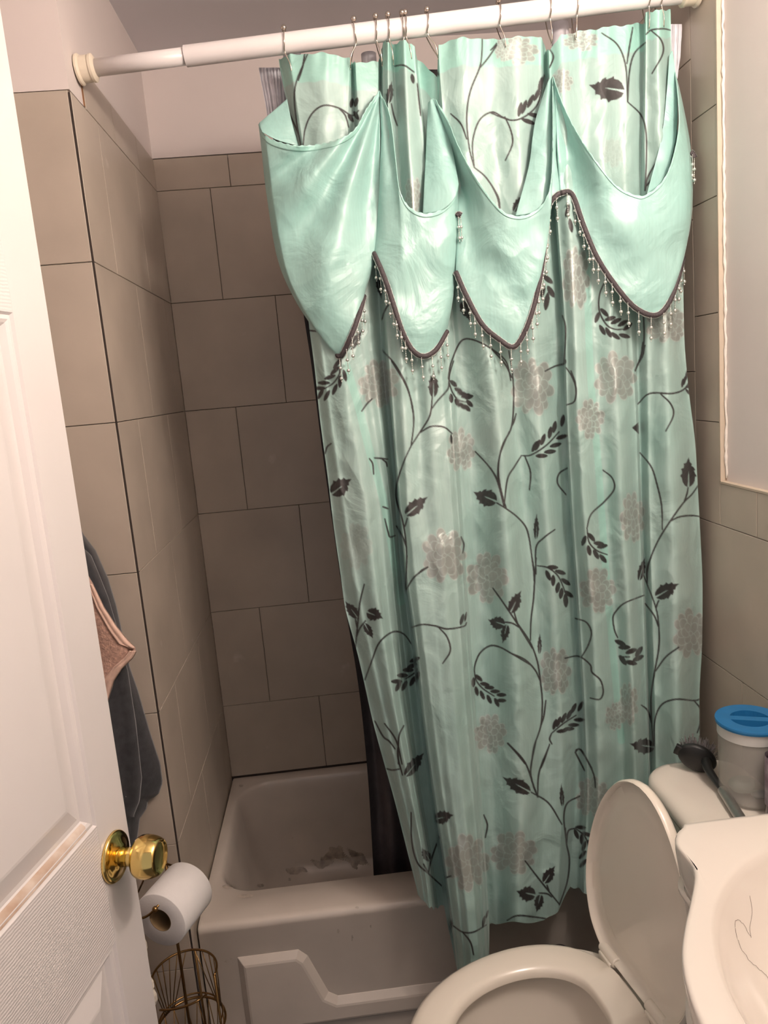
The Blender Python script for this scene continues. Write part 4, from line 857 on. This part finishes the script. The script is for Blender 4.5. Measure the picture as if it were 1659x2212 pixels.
# lid: a disc with two half-moon openings either side of a grip bar
def halfmoon(sg, n=14, ins=0):
    R_ = .034-ins; y0 = .008+ins; xm = math.sqrt(max(1e-6, R_*R_-(y0)**2))
    return [(R_*math.sin(t), sg*R_*math.cos(t)) for t in np.linspace(-math.acos(y0/R_), math.acos(y0/R_), n)]
bm = bmesh.new(); RL = jr+.0045; n_ = 72; yaw = math.radians(-22)
def LV(x, y, z): 
    c, s = math.cos(yaw), math.sin(yaw); return bm.verts.new((jc.x+c*x-s*y, jc.y+s*x+c*y, jc.z+z))
loops = [[(RL*math.cos(2*pi*i/n_), RL*math.sin(2*pi*i/n_)) for i in range(n_)], halfmoon(1), halfmoon(-1)]
ed = []
for k, lp in enumerate(loops):
    vs = [LV(x, y, jh+.006) for x, y in lp]; es = [bm.edges.new((vs[i], vs[(i+1) % len(vs)])) for i in range(len(vs))]; ed += es
    lowz = jh-.001 if k == 0 else jh-.012
    v2 = [LV(x*(1.012 if k == 0 else .93), y*(1.012 if k == 0 else 1)-(0 if k == 0 else 0), jh+.003 if k == 0 else lowz) for x, y in lp]
    for i in range(len(vs)): bm.faces.new((vs[i], vs[(i+1) % len(vs)], v2[(i+1) % len(vs)], v2[i]))
    if k == 0:
        v3 = [LV(x, y, lowz) for x, y in lp]
        for i in range(len(vs)): bm.faces.new((v2[i], v2[(i+1) % len(vs)], v3[(i+1) % len(vs)], v3[i]))
    else: bm.faces.new(v2)
bmesh.ops.triangle_fill(bm, edges=ed, use_beauty=True); bmesh.ops.recalc_face_normals(bm, faces=bm.faces)
me = bpy.data.meshes.new('lid'); bm.to_mesh(me); bm.free(); me.materials.append(bluep); link(bpy.data.objects.new('lid', me), jar)
for i, (dx, dy, dz, m_, lab) in enumerate([(-.012, .006, .022, podm, 'pale green film pod inside the clear canister, upper of the two'), (.010, -.018, .012, podd, 'dark teal pod at the bottom of the clear canister')]):
    mb = MB(); mb.ball((jc.x+dx, jc.y+dy, jc.z+dz), .024 if i == 0 else .016, 16, 10, (1, .9, .62 if i == 0 else .4))
    o = mb.build('detergent_pod', m_); tag(o, lab, 'pod')
    tx = bpy.data.textures.new('crumple', 'CLOUDS'); tx.noise_scale = .015; dm = o.modifiers.new('disp', 'DISPLACE'); dm.texture = tx; dm.strength = .008
bot = thing('bottle', 'small dark bottle with a pale purple label at the right edge of the tank lid', 'bottle', (1.131, -.366, ZT))
Bt = Matrix.Translation((1.131, -.366, ZT)) @ Matrix.Diagonal((.74, .74, 1, 1))
MB().lathe([(0, 0), (.026, .001), (.028, .005), (.028, .10), (.024, .125), (.012, .14), (0, .14)], Bt).build('body', bottlem, bot, auto=.8)
MB().lathe([(.0286, .032), (.0288, .033), (.0288, .122), (.0286, .123)], Bt, c0=False, c1=False).build('label', labelm, bot)
MB().lathe([(0, .139), (.013, .139), (.013, .16), (0, .161)], Bt).build('cap', frost, bot)
# dish brush
br = thing('dish_brush', 'black scrub brush with grey bristles and steel handle lying on the tank lid', 'brush', (1.05, -.2, ZT))
hc = Vector((1.075, -.185, ZT+.031))
ax_n = Vector((-.50, -.80, -.12)).normalized()  # back of the head looks towards the viewer
Mh = axisM(hc, ax_n, (.8, -.45, -.35))
prof = [(0, -.011), (.024, -.011), (.030, -.007), (.0315, 0), (.029, .005), (.018, .010), (0, .0115)]
mb = MB(); mb.lathe(prof, Mh @ Matrix.Diagonal((1.18, .92, 1, 1)), n=36); mb.box((-.043, -.010, -.006), (-.028, .010, .004), Mh); mb.build('head', blackp, br, bevel=.001)
mb = MB()
for i in range(300):
    a = random.random()*2*pi; r0 = .024*math.sqrt(random.random()); o_ = Vector((r0*math.cos(a)*1.15, r0*math.sin(a)*.9, -.009))
    e = Vector((o_.x*1.35+random.uniform(-.003, .003), o_.y*1.35+random.uniform(-.003, .003), -.036+random.uniform(-.004, .004)))
    mb.tube([tuple(Mh @ o_), tuple(Mh @ ((o_+e)/2+Vector((0, 0, 0)))), tuple(Mh @ e)], .00055, n=4)
ob = mb.build('bristles', bristle, br); ob['kind'] = 'stuff'
hp0 = Vector(at(1532, 1665, 2, ZT+.026)); hp1 = Vector(at(1562, 1708, 2, ZT+.013)); hp2 = Vector(at(1604, 1775, 2, ZT+.011))
neck = catmull([tuple(hc+Vector((.012, -.012, .002))), tuple(hp0), tuple(hp1)], 8)
MB().tube([tuple(p) for p in neck], list(np.linspace(.0105, .0058, len(neck))), n=12).build('neck', blackp, br)
dv = (hp2-hp1); Mt = axisM(hp1-dv*.03, dv)
MB().lathe([(0, 0), (.008, 0), (.0095, .002), (.0095, dv.length*1.25)], Mt, n=24).build('handle', metalh, br, auto=.6)
MB().lathe([(.0093, 0), (.0088, .012), (0, .014)], axisM(hp1-dv*.03+dv.normalized()*dv.length*1.25, dv), n=24, c0=False).build('handle_cap', blackp, br)

# ------------------------------------------------------------------ sink
half = [(1.175, -.478), (.93, -.476), (.905, -.483), (.886, -.498), (.873, -.522), (.872, -.55), (.872, -.58), (.860, -.607), (.836, -.645), (.806, -.69), (.783, -.73), (.768, -.77), (.758, -.815), (.755, -.86)]
def outl(pts, z, sc=1, cx=.98, cy=-.86, dx=0):
    P = [(x, y) for x, y in pts]+[(x, 2*-.86-y) for x, y in pts[::-1][1:]]
    P = P if True else P
    P = [tuple(q) for q in resample(catmull(P, 4), 120)]
    return [(min(1.186, cx+(x-cx)*sc+dx), cy+(y-cy)*sc, z) for x, y in P]
inn = [(1.08, -.565), (1.03, -.558), (.985, -.568), (.935, -.594), (.887, -.635), (.851, -.683), (.828, -.73), (.812, -.78), (.805, -.83), (.803, -.86)]
def inl(z, sc=1, dx=0):
    P = inn+[(x, -1.72-y) for x, y in inn[::-1][1:]]; P = [tuple(q) for q in resample(catmull(P, 4), 120)]
    return [(.96+(x-.96)*sc+dx, -.86+(y+.86)*sc, z) for x, y in P]
snk = thing('sink', 'white ceramic basin sink with scalloped edge beside the toilet tank', 'sink', (1.0, -.86, 0))
ZS = .84
rings = [outl(half, ZS-.15, .70), outl(half, ZS-.11, .82), outl(half, ZS-.075, .93), outl(half, ZS-.05, .975), outl(half, ZS-.035, .985), outl(half, ZS-.014, .998), outl(half, ZS-.005, .998), outl(half, ZS-.001, .988), outl(half, ZS, .97),
         inl(ZS-.001, 1.03), inl(ZS-.004, 1.0), inl(ZS-.014, .975), *[inl(ZS-.016-.117*(1-(q/.97)**3.4), q, .03*(1-q)) for q in (.955, .93, .9, .86, .8, .72, .62, .5, .37, .22, .08)]]
MB().loft(rings).build('basin', sinkm, snk, auto=1.1)
MB().loft([rrect(.93, 1.18, -1.02, -.70, .08, 0), rrect(.97, 1.18, -.99, -.73, .08, .25), rrect(.95, 1.18, -1.0, -.72, .08, .55), rrect(.92, 1.18, -1.04, -.68, .08, .69)]).build('pedestal', sinkm, snk, auto=.9)
# thin glossy shelf lip under the rim
MB().loft([outl(half, ZS-.082, .95), outl(half, ZS-.080, .985), outl(half, ZS-.074, .985), outl(half, ZS-.072, .95)], False, False).build('underside_lip', sinkm, snk)
hp = [at(1620, 2022, 2, ZS-.095), at(1625, 2040, 2, ZS-.095), at(1620, 2065, 2, ZS-.095), at(1622, 2078, 2, ZS-.095), at(1605, 2068, 2, ZS-.095), at(1590, 2075, 2, ZS-.095), at(1590, 2092, 2, ZS-.095), at(1600, 2110, 2, ZS-.095), at(1620, 2119, 2, ZS-.095), at(1645, 2120, 2, ZS-.095), at(1665, 2125, 2, ZS-.095)]
def basin_z(x, y):
    best = None
    for z_, s_, d_ in [(ZS-.016-.117*(1-(q/.97)**3.4), q, .03*(1-q)) for q in (.955, .93, .9, .86, .8, .72, .62, .5, .37, .22, .08)]:
        P = np.array(inl(z_, s_, d_)); c = P[:, :2].mean(0); v_ = np.array([x, y])-c; r = np.hypot(*v_)
        k = np.argmin(np.abs(np.angle(np.exp(1j*(np.arctan2(P[:, 1]-c[1], P[:, 0]-c[0])-np.arctan2(v_[1], v_[0])))))); rp = np.hypot(*(P[k, :2]-c))
        if best is not None and r > rp: 
            t = (best[1]-r)/max(1e-6, best[1]-rp); return best[0]*(1-t)+z_*t
        best = (z_, rp)
    return ZS-.132
hp = [(p[0], p[1], basin_z(p[0], p[1])+.0012) for p in catmull(hp, 6)]
tag(MB().tube(hp, .00022, n=5).build('hair_strand', hairm), 'single curled dark hair lying in the white sink basin', 'hair')

# ------------------------------------------------------------------ toilet paper stand
SC = np.array([.008, -.118])
st = thing('toilet_paper_stand', 'gold wire stand with a round wire basket beside the tub corner', 'toilet paper holder', (SC[0], SC[1], 0))
rb = .066
def circ(cx, cy, z, r, n=48): return [(cx+r*math.cos(2*pi*i/n), cy+r*math.sin(2*pi*i/n), z) for i in range(n)]
ZR, ZM = .392, .272
def arc(z, a0, a1, r=rb, n=40): return [(SC[0]+r*math.cos(a), SC[1]+r*math.sin(a), z) for a in np.linspace(a0, a1, n)]
MB().tube(arc(ZR, -.25, pi+.25), .0024).build('basket_rim', gold, st)
MB().tube(circ(SC[0], SC[1], ZM, rb+.004), .0026, closed=True).tube(arc(ZM+.014, -.3, pi+.3, rb), .0018).build('basket_ring', gold, st)
MB().tube(circ(SC[0], SC[1], .012, rb), .003, closed=True).build('basket_base', gold, st)
mb = MB()
for i in range(14):
    a0 = -.2+(pi+.4)*i/13; g_ = i % 7; a1 = a0+(.42-.14*g_)*1.5
    mb.tube([(SC[0]+rb*math.cos(a0), SC[1]+rb*math.sin(a0), ZR), (SC[0]+rb*math.cos(a1), SC[1]+rb*math.sin(a1), ZM)], .0011, n=5)
for i in range(16):
    a0 = 2*pi*i/16
    for sg in (1, -1): mb.tube([(SC[0]+rb*math.cos(a0), SC[1]+rb*math.sin(a0), ZM), (SC[0]+rb*math.cos(a0+sg*.5), SC[1]+rb*math.sin(a0+sg*.5), .012)], .0010, n=5)
mb.build('basket_wires', gold, st)
for a in (-.25, .45*pi, pi+.25):
    x, y = SC[0]+rb*math.cos(a), SC[1]+rb*math.sin(a)
    MB().tube([(x, y, 0), (x, y, ZR)], .0026).build('basket_post', gold, st)
pr = (SC[0]-.022, SC[1]+rb*.9)
MB().tube([(pr[0], pr[1], 0), (pr[0], pr[1], .655)], .0032).tube([(pr[0], pr[1], .655), (pr[0]-.03, pr[1], .61), (pr[0]-.07, pr[1], .54)], .002).build('stem', gold, st)
# retaining hoop crossing the front of the basket
MB().tube([tuple(p) for p in catmull([tuple(at(446, 2148, 1, -.175)), tuple(at(430, 2160, 1, -.195)), tuple(at(405, 2172, 1, -.20)), tuple(at(375, 2180, 1, -.20)), tuple(at(345, 2182, 1, -.19))], 6)], .0022).build('front_hoop', gold, st)
# roll
p0 = Vector(at(346, 1988, 1, -.190)); axd = Vector((.37, .93, .0)).normalized(); 
roll = thing('toilet_paper_roll', 'white toilet paper roll on the gold wire arm beside the tub', 'toilet paper', tuple(p0))
Mp = axisM(p0, axd); rr_, rc = .0555, .0238
MB().lathe([(rc, .0), (rr_-.001, .0), (rr_, .001), (rr_, .099), (rr_-.001, .100), (rc, .100)], Mp, n=64, c0=False, c1=False).build('paper', paper, roll, auto=.8)
MB().lathe([(rc, .0), (rc, .1), (rc-.001, .1), (rc-.001, .0), (rc, 0)], Mp, n=40, c0=False, c1=False).build('core_tube', card, roll, auto=.8)
tl_ = [Mp @ Vector((rr_*math.cos(t)*1.003, rr_*math.sin(t)*1.003, 0)) for t in np.linspace(0, 1, 2)]
armc = Vector(at(335, 1964, 1, -.20))
pts = [tuple(at(288, 1985, 1, -.175)), tuple(at(308, 1983, 1, -.192)), tuple(at(322, 1976, 1, -.197)), tuple(armc)]
P = [tuple(p) for p in catmull(pts, 6)]+[tuple(armc+axd*.03), tuple(armc+axd*.125+Vector((0, 0, .0)))]
mb = MB(); mb.tube(P, .0024, n=10); mb.ball(armc, .0058, 14, 10); mb.build('arm', gold, st)
mb = MB(); e = armc+axd*.125; mb.tube([tuple(e), tuple(e+Vector((-.02, .004, .0))), (pr[0], pr[1], e.z)], .0024, n=8); mb.build('arm_bracket', gold, st)

# ------------------------------------------------------------------ towels hanging beside the door
def towel(right, x_off, y0, y1, Y, name, m, th_=.004, fold=.006, left=None, nu=50, nv=110, ph=0, parent=None):
    yy = np.linspace(y0, y1, nv); xr = np.interp(yy, [p[1] for p in right], [p[0] for p in right]); 
    xl = np.interp(yy, [168*0+0, 1100, 2212], [-5, 168, 346])-x_off if left is None else np.interp(yy, [p[1] for p in left], [p[0] for p in left])
    xl = np.minimum(xl, xr-2); u = np.linspace(0, 1, nu)[:, None]; px = xl[None]+(xr-xl)[None]*u; py = yy[None]+0*px
    Yv = Y+fold*np.sin(u*9+ph+py/300)+.02*np.clip(u*6-5, 0, 1)**2+.003*vnoise(px/15, py/40, 5)
    P = atY(px, py, Yv); I = np.arange(nu*nv).reshape(nu, nv); F_ = np.stack([I[:-1, :-1], I[:-1, 1:], I[1:, 1:], I[1:, :-1]], -1).reshape(-1, 4)
    return mesh(name, P.reshape(-1, 3), F_, m, parent, solid=th_)
gt_ = thing('grey_towel', 'dark grey cloth hanging on the tiled wall behind the door edge', 'towel', (-.06, -.05, .9))
R1 = [(172,1140),(178,1155),(205,1190),(232,1250),(250,1310),(262,1365),(268,1400),(280,1445),(296,1490),(322,1580),(345,1650),(350,1690),(343,1712),(330,1722),(318,1728),(316,1745),(300,1768),(298,1790),(292,1830),(285,1860)]
towel(R1, 70, 1130, 1860, -.040, 'back_layer', greyc, fold=.010, parent=gt_)
R2 = [(172,1180),(195,1200),(212,1240),(232,1290),(250,1350),(262,1400),(275,1450),(292,1560),(305,1680),(300,1730),(288,1760)]
towel(R2, 70, 1175, 1765, -.085, 'front_layer', greyc, fold=.007, ph=1.5, parent=gt_)
wc = thing('washcloth', 'pink terry washcloth draped over the grey towel beside the door', 'washcloth', (-.06, -.1, .95))
R3 = [(185,1240),(198,1262),(222,1312),(250,1355),(272,1382),(290,1400),(292,1408),(286,1418),(262,1442),(245,1468),(238,1490),(231,1513)]
towel(R3, 60, 1235, 1513, -.118, 'cloth', pinkc, .006, .002, parent=wc)
R3b = [(198,1262),(222,1312),(250,1355),(272,1382),(290,1400)]; L3b = [(x-13, y+8) for x, y in R3b]
towel([(x+1, y) for x, y in R3b], 0, 1262, 1400, -.1225, 'hem', pinkh, .004, .001, left=[(190,1262),(208,1312),(236,1362),(258,1392),(282,1400)], nu=8, parent=wc)
towel([(293,1406),(286,1420),(262,1444),(245,1470),(238,1492),(231,1515)], 0, 1406, 1514, -.1225, 'hem', pinkh, .004, .001, left=[(280,1406),(265,1424),(242,1444),(222,1470),(212,1492),(215,1514)], nu=8, parent=wc)
hook = MB(); hook.tube([(-.24, -.001, 1.26), (-.24, -.05, 1.25), (-.24, -.10, 1.27)], .006, n=10); hook.tube([(-.24, -.04, 1.25), (-.20, -.042, 1.22), (-.17, -.045, 1.19)], .002)
tag(hook.build('robe_hook', steel), 'small metal hook on the tiled wall hidden behind the door', 'hook')
# plunger between toilet and tub
pl = thing('plunger', 'dark rubber plunger standing on the floor between toilet and tub', 'plunger', (.82, -.034, 0))
pc = Vector((.822, -.034, 0))
MB().lathe([(.055, 0), (.058, .02), (.055, .06), (.04, .09), (.018, .10), (0, .10)], Matrix.Translation(pc), c0=False).build('cup', darkrub, pl)
MB().lathe([(.012, .10), (.012, .20), (.024, .22), (.027, .240), (.020, .255), (0, .262)], Matrix.Translation(pc)).build('grip', darkrub, pl)
print('beads', NB, 'panel verts', nc*NT)
